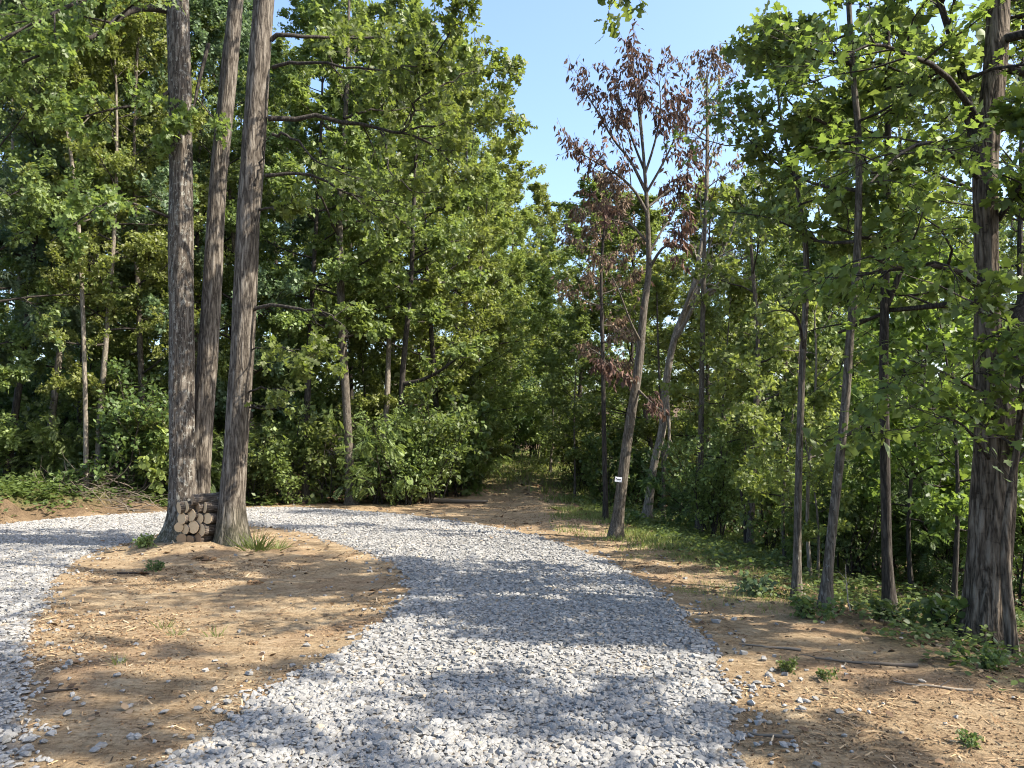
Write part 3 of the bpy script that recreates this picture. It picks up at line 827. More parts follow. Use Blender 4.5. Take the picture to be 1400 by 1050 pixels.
def hero_right():
    # big rough-barked maple at the right edge
    CR = dict(c0=.60, width=3.8, n_prim=15, n_sec=7, n_tw=5, n_leaf=12, elev=(-8, 55), k=6)
    traced('maple_tree', 'thick furrowed forking maple standing at the edge of the dirt bank', 'tree',
           [(1345, 915, 62), (1346, 860, 52), (1351, 780, 49), (1357, 680, 48), (1360, 580, 46), (1352, 480, 34), (1348, 350, 29), (1346, 220, 29), (1358, 100, 28), (1364, 0, 27), (1372, -250, 25), (1380, -500, 26), (1385, -900, 18), (1388, -1350, 6)],
           7.6, 201, CR, MAPLE, .072, 'bark_maple', 'leaf_maple', k=34, rough=.16, n=80, flare_amt=.35, up=1.3, jit=.45,
           extra=[([(1366, 570, 36), (1382, 490, 33, .1), (1402, 420, 31, .3), (1425, 330, 28, .5), (1450, 150, 32, .7), (1470, -50, 24, .9), (1480, -300, 12, 1.0)], 9, 6, 10, .3),
                  ([(1343, 225, 17), (1329, 180, 16), (1319, 114, 15, -.1), (1304, 61, 14, -.2), (1286, 5, 16, -.3), (1262, -80, 12, -.5), (1240, -160, 8, -.7)], 8, 6, 10, .35),
                  ([(1345, 395, 12), (1310, 372, 9, -.2), (1270, 362, 7, -.5), (1225, 365, 5, -.9), (1190, 350, 3, -1.2)], 8, 6, 10, .45, -.02),
                  ([(1345, 250, 9), (1300, 210, 7, -.3), (1265, 195, 6, -.7), (1225, 215, 4, -1.1), (1190, 250, 3, -1.4)], 7, 6, 10, .45, -.02),
                  ([(1350, 180, 9), (1290, 100, 7, -.4), (1240, 75, 6, -.8), (1195, 60, 4, -1.2), (1150, 80, 3, -1.4)], 7, 6, 10, .42, 0),
                  ([(1355, 545, 6), (1310, 520, 5, -.4), (1260, 500, 4, -.8), (1215, 520, 3, -1.1)], 7, 6, 9, .5, -.02),
                  ([(1360, 640, 5), (1325, 590, 4, -.4), (1290, 570, 3, -.7), (1240, 590, 2, -1.0)], 6, 4, 7, .5, -.02),
                  ([(1365, 300, 9), (1400, 250, 7, -.5), (1440, 230, 5, -.9)], 7, 6, 9, .5, 0),
                  ([(1365, 480, 7), (1395, 450, 5, -.6), (1420, 470, 4, -1.0)], 6, 6, 9, .5, -.02)])
    traced('maple_sapling', 'slender young tree growing close against the thick maple trunk', 'sapling',
           [(1388, 930, 15), (1380, 850, 14), (1374, 760, 12), (1380, 680, 10), (1392, 600, 9), (1402, 480, 7), (1410, 350, 5), (1412, 200, 3)], 7.0, 205,
           dict(c0=.45, width=1.1, n_prim=8, n_sec=5, n_tw=4, n_leaf=7, elev=(0, 50), k=5), MAPLE, .09, 'bark_maple', 'leaf_maple', k=14, rough=.1)
    # slim oaks in the right wood
    traced('oak_tree', 'slim oak leaning right with lichen-spotted bark, tallest stem in the shaded right wood', 'tree',
           [(1128, 832, 19), (1132, 780, 13.5), (1140, 700, 12.5), (1155, 560, 11.5), (1163, 450, 10.5), (1172, 350, 10), (1174, 200, 9), (1166, 100, 8), (1160, 0, 7), (1150, -150, 5.5), (1140, -300, 4)],
           None, 211, dict(c0=.56, width=1.25, n_prim=14, n_sec=6, n_tw=4, n_leaf=10, elev=(-5, 55), k=5), OAK, .115, 'bark_thin', 'leaf_mid', k=18,
           extra=[([(1172, 200, 6), (1130, 170, 5, -.2), (1090, 150, 4, -.4), (1060, 115, 2, -.6)], 7, 4, 6, .24),
                  ([(1165, 90, 6), (1120, 60, 5, -.2), (1080, 40, 4, -.3), (1020, 55, 2, -.5)], 8, 4, 7, .22),
                  ([(1172, 260, 6), (1110, 250, 5, .3), (1050, 215, 4, .5), (985, 150, 2, .7)], 8, 4, 6, .26),
                  ([(1172, 330, 5), (1120, 330, 4, .2), (1060, 300, 3, .4), (1000, 290, 2, .6)], 7, 4, 6, .26)])
    traced('oak_tree', 'thin straight oak with a bent top, left neighbour of the leaning slim oak', 'tree',
           [(1089, 816, 14.4), (1090, 760, 10.4), (1092, 650, 9.6), (1097, 500, 8.8), (1102, 400, 8.0), (1101, 330, 7.2), (1090, 260, 5.6), (1078, 210, 4.8), (1066, 150, 3.2), (1060, 90, 1.6)],
           None, 217, dict(c0=.52, width=.8, n_prim=10, n_sec=5, n_tw=4, n_leaf=6, elev=(0, 50), k=5), OAK, .11, 'bark_thin', 'leaf_mid', k=14,
           extra=[([(1099, 480, 5), (1092, 440, 4, -.2), (1078, 425, 3, -.4), (1055, 425, 2, -.6)], 4, 3, 3, .4)])
    traced('dead_sapling', 'crooked bare white stem rising between the two slim oaks', 'sapling',
           [(1108, 790, 6), (1104, 720, 5), (1106, 640, 5), (1112, 580, 4), (1116, 500, 3), (1114, 440, 2)], None, 221,
           dict(c0=.4, width=.8, n_prim=6, n_sec=3, n_tw=2, n_leaf=1, elev=(10, 50), k=4), SIMPLE, .06, 'bark_pale', 'leaf_mid', k=8)
    traced('oak_tree', 'dark shaded trunk standing in front of the dense thicket beside the furrowed maple', 'tree',
           [(1217, 838, 19.2), (1213, 760, 13.3), (1210, 620, 12.6), (1208, 500, 11.8), (1210, 380, 11.1), (1213, 250, 9.6), (1214, 100, 8.1), (1210, -100, 5.2), (1205, -250, 2.2)],
           None, 223, dict(c0=.45, width=1.5, n_prim=16, n_sec=6, n_tw=4, n_leaf=8, elev=(-5, 55), k=5), SIMPLE, .15, 'bark_dark', 'leaf_mid', k=14,
           extra=[([(1210, 590, 8), (1190, 582, 7, -.2), (1165, 590, 5, -.4), (1140, 610, 2, -.6)], 5, 4, 4, .4),
                  ([(1212, 420, 9), (1240, 335, 7, -.2), (1180, 325, 6, -.4), (1145, 310, 4, -.6)], 5, 4, 8, .4)])
    traced('maple_sapling', 'dark sapling leaning left with a forked top, in front of the furrowed maple', 'sapling',
           [(1322, 815, 12), (1300, 745, 10), (1280, 700, 9), (1262, 662, 7), (1250, 635, 6), (1240, 560, 4), (1236, 480, 3)],
           None, 229, dict(c0=.45, width=1.5, n_prim=10, n_sec=5, n_tw=4, n_leaf=9, elev=(-5, 40), k=5), MAPLE, .11, 'bark_dark', 'leaf_maple', k=10)
    traced('sapling', 'vine-wrapped double stem at the foot of the grassy bank', 'sapling',
           [(1024, 748, 11), (1027, 690, 10), (1031, 620, 9), (1034, 550, 8), (1036, 470, 6), (1030, 380, 5), (1024, 300, 3)],
           None, 233, dict(c0=.35, width=1.9, n_prim=14, n_sec=5, n_tw=4, n_leaf=12, elev=(-5, 50), k=5), SIMPLE, .12, 'bark_thin', 'leaf_mid', k=9,
           extra=[([(1019, 745, 5), (1018, 700, 4), (1012, 660, 3.5), (1022, 640, 3), (1018, 620, 3), (1026, 560, 2)], 2, 2, 4, .2)])
    # the dead brown tree with the tag and its neighbours
    dead = dict(elev=(15, 68), k=5)
    r, D = traced('dead_tree', 'dead tree with withered brown leaves and a small white tag nailed to its trunk', 'tree',
           [(842, 735, 20.0), (846, 700, 14.8), (853, 640, 14.1), (860, 586, 13.3), (873, 502, 11.8), (880, 426, 9.6), (887, 369, 8.1), (885, 290, 5.9), (881, 229, 4.4), (876, 160, 3.0), (872, 90, 1.5)],
           None, 241, None, DEADLEAF, .135, 'bark_thin', 'leaf_brown', k=16, droop=1.6, up=.2, jit=1.0,
           extra=[([(884, 290, 5), (868, 262, 4, -.1), (846, 240, 3.5, -.3), (815, 222, 3, -.5), (780, 200, 1.5, -.7)], 11, 6, 4, .42, .10),
                  ([(883, 262, 5), (862, 220, 4, .1), (838, 190, 3, .2), (815, 150, 2.5, .3), (795, 115, 1.5, .4)], 12, 6, 4, .38, .10),
                  ([(882, 235, 4), (866, 195, 3.5, .2), (850, 150, 3, .3), (842, 100, 1.5, .4)], 12, 6, 4, .36, .10),
                  ([(880, 215, 4), (874, 160, 3.5, 0), (868, 110, 3, 0), (866, 75, 1.5, 0)], 12, 6, 4, .38, .10),
                  ([(881, 240, 4), (895, 195, 3.5, -.1), (903, 150, 3, -.2), (900, 95, 1.5, -.3)], 12, 6, 4, .38, .10),
                  ([(883, 265, 4), (908, 220, 3.5, -.2), (925, 180, 3, -.3), (932, 130, 1.5, -.4)], 11, 6, 4, .36, .10),
                  ([(884, 285, 4), (912, 262, 3, .2), (935, 245, 2.5, .4), (945, 215, 1.5, .5)], 9, 6, 4, .4, .05),
                  ([(887, 369, 5), (905, 340, 4, -.2), (925, 330, 3, -.3), (940, 300, 2, -.4)], 8, 6, 4, .4),
                  ([(877, 470, 4), (862, 440, 3, -.3), (845, 395, 2.5, -.5), (832, 370, 2, -.6)], 5, 3, 2, .4),
                  ([(872, 520, 4), (855, 520, 3, -.3), (838, 500, 2, -.5), (825, 500, 1.5, -.6)], 8, 6, 4, .4, -.05),
                  ([(884, 330, 4), (860, 305, 3, .1), (835, 300, 2, .2), (805, 270, 1.5, .3)], 7, 5, 4, .4, .04),
                  ([(886, 350, 4), (905, 315, 3, .2), (922, 290, 2, .4), (930, 250, 1.5, .5)], 7, 5, 4, .4, .04),
                  ([(870, 530, 4), (885, 545, 3, -.2), (902, 560, 2, -.4)], 5, 4, 4, .4, -.1)])
    # tag plate nailed to the stem
    sp = pt(845.5, 655.5, D - .19)
    tg = thing('tag_sign', 'small tilted white plate with dark lettering nailed to the dead tree', 'sign', sp)
    W2, H2 = .066, .046
    def plate(g, x0, x1, z0, z1, y0, y1):
        V = [(x, y, z) for x in (x0, x1) for y in (y0, y1) for z in (z0, z1)]
        g.add(V, F4=[(0, 1, 3, 2), (4, 6, 7, 5), (0, 4, 5, 1), (2, 3, 7, 6), (0, 2, 6, 4), (1, 5, 7, 3)])
    g = Geo(); plate(g, -W2, W2, -H2, H2, 0, .004)
    white = tone_mat('white_plate', [(0, (.78, .79, .82)), (1, (.78, .79, .82))], .5)
    ink = tone_mat('dark_ink', [(0, (.05, .055, .07)), (1, (.05, .055, .07))], .6)
    link('plate', g.mesh('plate', white, False), tg)
    g = Geo(); plate(g, -.050, -.030, -.002, .020, -.002, .0)
    for i, x in enumerate((-.022, -.008, .006, .020, .034)):
        plate(g, x, x + .009, -.012, .012, -.002, .0); plate(g, x, x + .012, -.003 + .004 * (i % 3), .002 + .004 * (i % 3), -.0025, .0)
    for x in (-.030, -.012, .010, .026): plate(g, x, x + .012, -.030, -.026, -.002, .0)
    link('lettering', g.mesh('lettering', ink, False), tg)
    for nx, nz in ((-.055, .038), (.055, -.038)):
        g = Geo(); tube(g, [(nx, .05, nz), (nx, -.005, nz)], [.004, .004], 8)
        link('nail', g.mesh('nail', ink), tg)
    tg.rotation_euler = (0, RAD(7), 0)
    traced('dead_tree', 'pale peeling trunk behind the tagged dead tree, arching right at the top', 'tree',
           [(884, 712, 15.6), (888, 680, 11.7), (895, 630, 10.9), (905, 590, 10.9), (910, 530, 10.1), (918, 480, 9.4), (930, 440, 8.6), (950, 415, 7.0), (975, 400, 6.2), (1010, 385, 4.7), (1045, 372, 2.3)],
           None, 251, None, SIMPLE, .12, 'bark_pale', 'leaf_mid', k=14, droop=.4,
           extra=[([(925, 450, 8), (945, 400, 7, .1), (958, 340, 6, .2), (966, 280, 4, .3), (968, 180, 3, .3), (966, 100, 1.5, .3)], 10, 5, 6, .2, .1),
                  ([(945, 410, 7), (968, 370, 6, -.1), (990, 340, 5, -.2), (1010, 290, 3, -.3)], 6, 4, 5, .35),
                  ([(975, 400, 6), (1000, 365, 5, .2), (1035, 345, 3, .3), (1060, 340, 2, .4)], 6, 4, 4, .35),
                  ([(912, 540, 6), (915, 600, 5, -.2), (908, 640, 2, -.3)], 3, 3, 1, .3, -.3),
                  ([(935, 425, 7), (975, 395, 6, -.4), (1020, 385, 5, -.7), (1060, 365, 3, -.9), (1095, 360, 2, -1.0)], 7, 4, 1, .35, .03),
                  ([(928, 445, 6), (955, 380, 5, -.5), (985, 350, 4, -.8), (1030, 330, 2, -1.0)], 7, 4, 1, .35, .03),
                  ([(920, 470, 6), (948, 420, 5, -.6), (962, 370, 4, -.9), (975, 320, 2, -1.1)], 6, 4, 1, .35, .05)])
    traced('dead_tree', 'second withered tree whose brown top shows beside dark green oak leaves', 'tree',
           [(955, 712, 9.8), (958, 620, 8.4), (960, 480, 7.0), (962, 380, 6.3), (964, 300, 4.9), (966, 220, 3.5), (966, 150, 2.1), (967, 105, 1.4)],
           18.0, 257, dict(c0=.62, width=1.5, n_prim=11, n_sec=5, n_tw=4, n_leaf=4, elev=(20, 65), k=5), DEADLEAF, .125, 'bark_thin', 'leaf_brown', k=10, droop=1.6, up=.2, jit=1.0)
    traced('dead_tree', 'low dead tree with drooping dark red-brown foliage in front of the green crowns', 'tree',
           [(828, 690, 7.2), (826, 600, 6.4), (824, 480, 5.6), (822, 380, 4.0), (826, 310, 3.2), (830, 265, 1.6)],
           19.0, 263, dict(c0=.34, width=1.35, n_prim=18, n_sec=6, n_tw=5, n_leaf=5, elev=(0, 50), k=5), DEADLEAF, .13, 'bark_dark', 'leaf_brown', k=8, droop=1.4, up=.2, jit=1.0)
    traced('sapling', 'thin straight grey stem just right of the pale peeling trunk', 'sapling',
           [(907, 712, 6), (907, 660, 5), (906, 600, 5), (903, 540, 4), (900, 480, 3), (898, 400, 2)], None, 269,
           dict(c0=.5, width=1.0, n_prim=8, n_sec=4, n_tw=4, n_leaf=8, elev=(0, 50), k=4), SIMPLE, .12, 'bark_thin', 'leaf_mid', k=8)
    traced('dead_sapling', 'bare pale dead stem poking up through the leaves high on the far left', 'sapling',
           [(118, 650, 7), (116, 520, 6), (112, 400, 6), (106, 290, 5.5), (96, 205, 5), (84, 122, 3)], 21.6, 273,
           dict(c0=.55, width=1.3, n_prim=5, n_sec=3, n_tw=2, n_leaf=1, elev=(20, 60), k=5), SIMPLE, .08, 'bark_pale', 'leaf_mid', k=8)
    # forest-edge trees on the left whose stems are plain to see
    traced('oak_tree', 'grey straight trunk at the edge of the gravel bend, foot in the open', 'tree',
           [(481, 690, 18.7), (479, 660, 12.8), (476, 600, 11.9), (473, 540, 11.0), (468, 460, 11.0), (466, 400, 10.2), (464, 300, 9.3), (470, 200, 7.6), (475, 100, 6.0), (478, -40, 2.5)],
           None, 271, dict(c0=.42, width=3.0, n_prim=20, n_sec=7, n_tw=5, n_leaf=18, elev=(-5, 55), k=5), SIMPLE, .17, 'bark_thin', 'leaf_mid', k=14,
           extra=[([(467, 450, 8), (455, 435, 6, -.2), (435, 430, 4, -.4), (410, 440, 2, -.6)], 4, 4, 6, .4)])
    traced('oak_tree', 'dark slim trunk with one long low limb reaching towards the trail', 'tree',
           [(548, 660, 9.6), (548, 580, 8.0), (550, 520, 8.0), (556, 450, 7.2), (562, 380, 6.4), (566, 280, 5.6), (570, 160, 3.2), (572, 60, 1.6)],
           25.5, 277, dict(c0=.45, width=3.0, n_prim=18, n_sec=7, n_tw=5, n_leaf=18, elev=(-5, 55), k=5), SIMPLE, .17, 'bark_dark', 'leaf_mid', k=10,
           extra=[([(551, 525, 7), (575, 520, 6, -.2), (600, 508, 5, -.4), (622, 492, 3, -.6), (640, 480, 2, -.8)], 7, 5, 14, .45)])
    # oak beside the viewer whose outermost spray hangs into the top of the picture
    rng = np.random.default_rng(301)
    loc = np.array([3.6, -2.6, hz(3.6, -2.6)])
    P = np.array([loc + [0, 0, -.1], loc + [-.05, .1, 3], loc + [.1, .2, 6], loc + [0, .3, 9], loc + [.1, .2, 12.5]]); P = smooth_path(P, 26)
    R = np.linspace(.26, .07, 26); w, br, cr = Geo(), Geo(), Geo(); fol = Foliage()
    tube(w, P, flare(P, R, loc[2], .4), 18, rough=.08, seed=5)
    crown_on(rng, br, fol, P, R, .5, 4.3, 17, 7, 5, 10, (5, 55), k=6)
    e0 = P[15]; e1 = pt(860, -60, 7.0); e2 = pt(842, -2, 8.0)
    lp = smooth_path(np.array([e0, (e0 + e1) / 2 + [0, 0, .5], e1, e2]), 14)
    tube(br, lp, np.linspace(.07, .004, 14), 6)
    sm = np.array([e1 + [0, 0, .1], pt(852, -25, 7.7), e2, pt(832, 12, 8.05)]); bough(rng, br, fol, smooth_path(sm, 7), .008, 4, 3, 3, sec=.16, k=4, up=-.1)
    tw = grow(rng, pt(872, -20, 7.8), pt(877, 8, 7.8) - pt(872, -20, 7.8), .22, 3, 0, .05); tube(br, np.array([lp[-4], tw[0], tw[1], tw[2]]), .003, 3); fol.twig(rng, tw[1:], 4, .02)
    fol.lay(cr, rng, OAK, .14, .6)
    root = thing('oak_tree', 'overhanging oak whose outermost leaf spray hangs into the open sky', 'tree', loc)
    finish(root, [('trunk', w, M['bark_oak']), ('branches', br, M['bark_dark']), ('crown', cr, M['leaf_oak'])], loc)


# ------------------------------------------------------------------ the forest
def proto_tree(seed, h, r0, c0, width, n_prim, n_sec, n_tw, n_leaf, leaf, lsize, elev=(-5, 58), wob=.25, stems=1, droop=.25, detail=True, spread=.06, prof=None):
    rng = np.random.default_rng(seed)
    w, br, cr = Geo(), Geo(), Geo(); fol = Foliage()
    for s in range(stems):
        P = trunk_path(rng, h * (1 if s == 0 else rng.uniform(.75, .95)), (rng.normal(0, .03) + (.12 * math.cos(s * 2.4) if stems > 1 else 0), rng.normal(0, .03) + (.12 * math.sin(s * 2.4) if stems > 1 else 0)), wob, 14)
        R = np.linspace(r0, r0 * .18, 14) * (1 if s == 0 else .8)
        P[0][2] -= .1
        tube(w, P, flare(P, R, 0, .35), 10, rough=.05, seed=seed + s)
        crown_on(rng, br, fol, P, R, c0, width, n_prim, n_sec, n_tw, n_leaf, elev, detail=detail, k=4, spread=spread, prof=prof)
    n = fol.lay(cr, rng, leaf, lsize, droop, .7, 1.0)
    return dict(trunk=w.mesh('trunk', M['bark_thin']), branches=br.mesh('branches', M['bark_dark']), crown=cr.mesh('crown', M['leaf_mid']), h=h)


def proto_shrub(seed, h, width, n_stem, n_leaf, lsize, leaf=SIMPLE, droop=.25):
    rng = np.random.default_rng(seed)
    w, cr = Geo(), Geo(); fol = Foliage()
    for s in range(n_stem):
        a = s * 2.4 + rng.normal(0, .3); lean = rng.uniform(.1, .9) * width / h
        P = grow(rng, (rng.normal(0, .12), rng.normal(0, .12), -.03), (math.cos(a) * lean, math.sin(a) * lean, 1), h * rng.uniform(.6, 1.05), 6, .05, .12)
        bough(rng, w, fol, P, .018, 7, 4, n_leaf, sec=.38, k=5, u0=.08, spread=.05)
    fol.lay(cr, rng, leaf, lsize, droop)
    return dict(trunk=w.mesh('stems', M['bark_dark']), crown=cr.mesh('foliage', M['leaf_mid']), h=h)


PROTO = {}


def plant(name, label, cat, pr, x, y, sc, rot, leafm=None, bark=None, group=None, zs=1.0, sink=0.0, wide=1.0):
    p = PROTO[pr]
    r = thing(name, label, cat, (x, y, hz(x, y) - sink), group)
    r.rotation_euler = (0, 0, rot); r.scale = (sc * wide, sc * wide, sc * zs)
    for nm in ('trunk', 'branches', 'crown'):
        if nm not in p: continue
        nn = nm if 'branches' in p else {'trunk': 'stems', 'crown': 'foliage'}[nm]
        o = link(nn, p[nm], r)
        m = leafm if nm == 'crown' else bark if nm == 'trunk' else None
        if m: o.material_slots[0].link = 'OBJECT'; o.material_slots[0].material = M[m]
    return r


def forest():
    for i in range(4): PROTO[f'edge{i}'] = proto_tree(400 + i, 16, .115, .07, 3.3, 30, 7, 5, 40, SIMPLE, .118)
    for i in range(4): PROTO[f'tall{i}'] = proto_tree(420 + i, 19, .135, .30, 3.9, 26, 7, 5, 40, SIMPLE, .122)
    PROTO['feather'] = proto_tree(440, 15, .11, .25, 3.4, 22, 6, 4, 11, PINN, .42, droop=.5)
    for i in range(3): PROTO[f'sap{i}'] = proto_tree(450 + i, 7, .055, .22, 1.6, 18, 5, 4, 13, SIMPLE, .13, wob=.15)
    PROTO['msap'] = proto_tree(460, 5, .04, .2, 1.5, 13, 6, 4, 12, MAPLE, .092, (-8, 45), wob=.15, droop=.35)
    PROTO['shrub0'] = proto_shrub(470, 2.0, 1.3, 9, 13, .09)
    PROTO['shrub1'] = proto_shrub(471, 2.4, 1.0, 7, 9, .13, OVAL, .4)
    PROTO['shrub2'] = proto_shrub(472, 2.2, 1.5, 8, 5, .24, PINN, .45)
    PROTO['shrub3'] = proto_shrub(473, 2.0, 1.1, 10, 17, .065)
    PROTO['fern'] = proto_shrub(480, .8, .9, 5, 2, .15, OVAL)
    X = lambda px, D: (px - CX) / FPX * D
    # ---- front row, left of the trail: each one told apart by what stands beside it.  (px, depth, kind, height m, leaves, bark, label)
    L = [(-70, 20.5, 'edge0', 16, 'leaf_mid', 'bark_thin', 'leafy tree at the far end of the left earth bank, half out of frame'),
         (12, 23.0, 'feather', 15.5, 'leaf_blue', 'bark_dark', 'tall tree with feathery compound leaves above the weedy left bank'),
         (64, 23.5, 'tall0', 17, 'leaf_blue', 'bark_pale', 'tree with pale sunlit trunk just right of the feathery-leaved tree'),
         (112, 25.0, 'edge1', 14.5, 'leaf_mid', 'bark_dark', 'bushy tree directly behind the brush pile'),
         (136, 22.6, 'tall1', 14, 'leaf_yellow', 'bark_pale', 'thin pale-stemmed tree rising beside the brush pile'),
         (196, 24.0, 'edge2', 15.5, 'leaf_yellow', 'bark_thin', 'yellow-green tree just left of the lichen-spotted oak trunk'),
         (268, 25.5, 'edge3', 16.5, 'leaf_mid', 'bark_thin', 'bright leafy tree seen between the stems of the twin oak'),
         (355, 26.0, 'edge0', 17, 'leaf_blue', 'bark_thin', 'tree with shiny pale leaves right behind the single-stemmed oak'),
         (420, 24.8, 'tall2', 16.5, 'leaf_mid', 'bark_dark', 'slim dark trunk between the single-stemmed oak and the grey edge trunk'),
         (522, 26.5, 'tall3', 16.5, 'leaf_mid', 'bark_pale', 'pale-barked slim trunk right of the grey edge trunk'),
         (600, 28.5, 'edge2', 15.5, 'leaf_yellow', 'bark_dark', 'sunlit yellowish crown above the bushes left of the trail mouth'),
         (648, 32, 'edge1', 12.2, 'leaf_yellow', 'bark_thin', 'rounded tree leaning over the left side of the trail mouth'),
         (690, 42, 'edge3', 14.0, 'leaf_yellow', 'bark_thin', 'farther yellow-green tree down the left side of the trail'),
         (728, 54, 'edge0', 17.5, 'leaf_yellow', 'bark_thin', 'farthest left-side tree, its top closing the bottom of the sky gap'),
         (752, 62, 'edge2', 15.0, 'leaf_mid', 'bark_thin', 'distant tree at the foot of the sky gap behind the trail end'),
         (612, 36, 'edge0', 17.5, 'leaf_yellow', 'bark_thin', 'tall light green crown behind the tips of the oak limbs'),
         (666, 37, 'tall0', 13.0, 'leaf_yellow', 'bark_thin', 'yellowish crown stepping down towards the sky gap'),
         (708, 48, 'edge2', 15.8, 'leaf_mid', 'bark_thin', 'mid-green tree halfway along the left side of the sky gap')]
    rr = random.Random(3)
    G1 = 'trees along the left forest edge'
    for px, D, k, h, lm, bk, lab in L:
        plant('forest_tree', lab, 'tree', k, X(px, D), D, h / PROTO[k]['h'], rr.uniform(0, TAU), lm, bk, G1, wide=1.0 if px < 560 else 1.15)
    # ---- right of the trail
    Rr = [(792, 33, 'edge1', 11.8, 'leaf_mid', 'bark_thin', 'rounded green tree at the right side of the sky gap, behind the tagged dead tree'),
          (845, 29, 'edge3', 10.8, 'leaf_mid', 'bark_dark', 'bushy green tree standing behind the low brown dead foliage'),
          (905, 27, 'edge0', 10.5, 'leaf_mid', 'bark_thin', 'green tree filling the space behind the pale peeling trunk'),
          (962, 25, 'edge2', 10.0, 'leaf_yellow', 'bark_thin', 'light green tree below the second withered crown'),
          (1015, 22, 'tall1', 9.5, 'leaf_mid', 'bark_dark', 'dark-trunked tree behind the vine-wrapped double stem'),
          (1062, 19, 'edge1', 8.0, 'leaf_mid', 'bark_thin', 'leafy tree between the double stem and the thin bent oak'),
          (1135, 23, 'tall2', 12, 'leaf_yellow', 'bark_thin', 'sunlit tree seen between and behind the two slim oaks'),
          (1185, 16.5, 'edge3', 8.5, 'leaf_mid', 'bark_dark', 'shaded bushy tree right behind the leaning slim oak'),
          (1262, 19, 'tall0', 12.5, 'leaf_mid', 'bark_dark', 'tree in the deep shade between the dark trunk and the furrowed maple'),
          (1300, 15, 'edge2', 5.5, 'leaf_mid', 'bark_dark', 'low-crowned tree in shade just left of the furrowed maple'),
          (1395, 16, 'tall3', 12.5, 'leaf_mid', 'bark_dark', 'dark tree standing behind the fork of the furrowed maple')]
    for px, D, k, h, lm, bk, lab in Rr:
        plant('forest_tree', lab, 'tree', k, X(px, D), D, h / PROTO[k]['h'], rr.uniform(0, TAU), lm, bk, 'trees in the right wood', wide=1.45 if D > 24.5 else 1.0)
    # ---- rows behind, nothing tells them apart
    back = [(px, D) for D, ps in ((33, (-60, 20, 95, 170, 245, 320, 395, 470, 545)), (42, (-40, 50, 140, 225, 310, 400, 480, 560, 625)), (56, (0, 120, 240, 350, 460, 560, 640))) for px in ps]
    for i, (px, D) in enumerate(back):
        px += rr.uniform(-18, 18); D += rr.uniform(-2, 2); k = f'tall{i % 4}' if i % 3 == 0 else f'edge{i % 4}'
        h = rr.uniform(16.5, 19.5) + (D - 33) * .12
        plant('background_tree', 'leafy tree in the dense rows behind the left forest edge', 'tree', k, X(px, D), D, h / PROTO[k]['h'], rr.uniform(0, TAU),
              rr.choice(['leaf_mid', 'leaf_blue', 'leaf_yellow', 'leaf_mid']), rr.choice(['bark_dark', 'bark_thin', 'bark_pale']), 'rows of trees behind the left forest edge')
    back = [(px, D) for D, ps in ((30, (1000, 1080, 1160, 1240, 1330, 1420)), (40, (830, 900, 970, 1050, 1130, 1220, 1310, 1400)), (54, (790, 880, 980, 1090, 1200, 1320))) for px in ps]
    for i, (px, D) in enumerate(back):
        px += rr.uniform(-15, 15); D += rr.uniform(-2, 2); k = f'edge{i % 4}' if i % 2 else f'tall{(i + 1) % 4}'
        h = 8.2 + (D - 30) * .14 + max(0, px - 1000) / 400 * 3 + rr.uniform(-.8, .8)
        plant('background_tree', 'leafy tree in the dense rows deep inside the right wood', 'tree', k, X(px, D), D, h / PROTO[k]['h'], rr.uniform(0, TAU),
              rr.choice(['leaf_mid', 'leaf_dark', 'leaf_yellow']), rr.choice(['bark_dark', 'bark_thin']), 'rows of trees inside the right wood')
    for i, (px, D) in enumerate([(655, 66), (690, 58), (715, 72), (742, 66), (775, 70), (705, 49)]):
        k = f'edge{i % 4}'
        plant('background_tree', 'tree closing off the dark far end of the trail', 'tree', k, X(px, D), D, (rr.uniform(8, 10) if i != 5 else 6.5) / PROTO[k]['h'], rr.uniform(0, TAU), 'leaf_mid', 'bark_dark', 'trees at the far end of the trail')
    for i in range(46):
        left = i < 26
        D = rr.uniform(28, 46) if left else rr.uniform(24, 44)
        px = rr.uniform(-60, 640) if left else rr.uniform(820, 1420)
        k = f'shrub{i % 4}'; h = rr.uniform(3.2, 5.5) if left else rr.uniform(2.6, 4.2)
        sd = 'behind the left forest edge' if left else 'inside the right wood'
        plant('undergrowth_shrub', f'tall shrub in the shade deep {sd}', 'shrub', k, X(px, D), D, h / PROTO[k]['h'], rr.uniform(0, TAU), rr.choice(['leaf_mid', 'leaf_dark', 'leaf_yellow']), None, f'tall shrubs deep {sd}')
    # ---- trees outside the right edge that throw the dappled shade
    for i, (x, y, h, k) in enumerate([(6.6, 1.9, 12.5, 'tall3'), (11.2, 4.8, 12, 'edge3'), (8.2, -.6, 12.5, 'tall1'), (9.0, -4.5, 13, 'tall2')]):
        plant('background_tree', 'tree of the right wood standing past the picture edge', 'tree', k, x, y, h / PROTO[k]['h'], i * 1.3, 'leaf_mid', 'bark_thin', 'trees past the right edge')


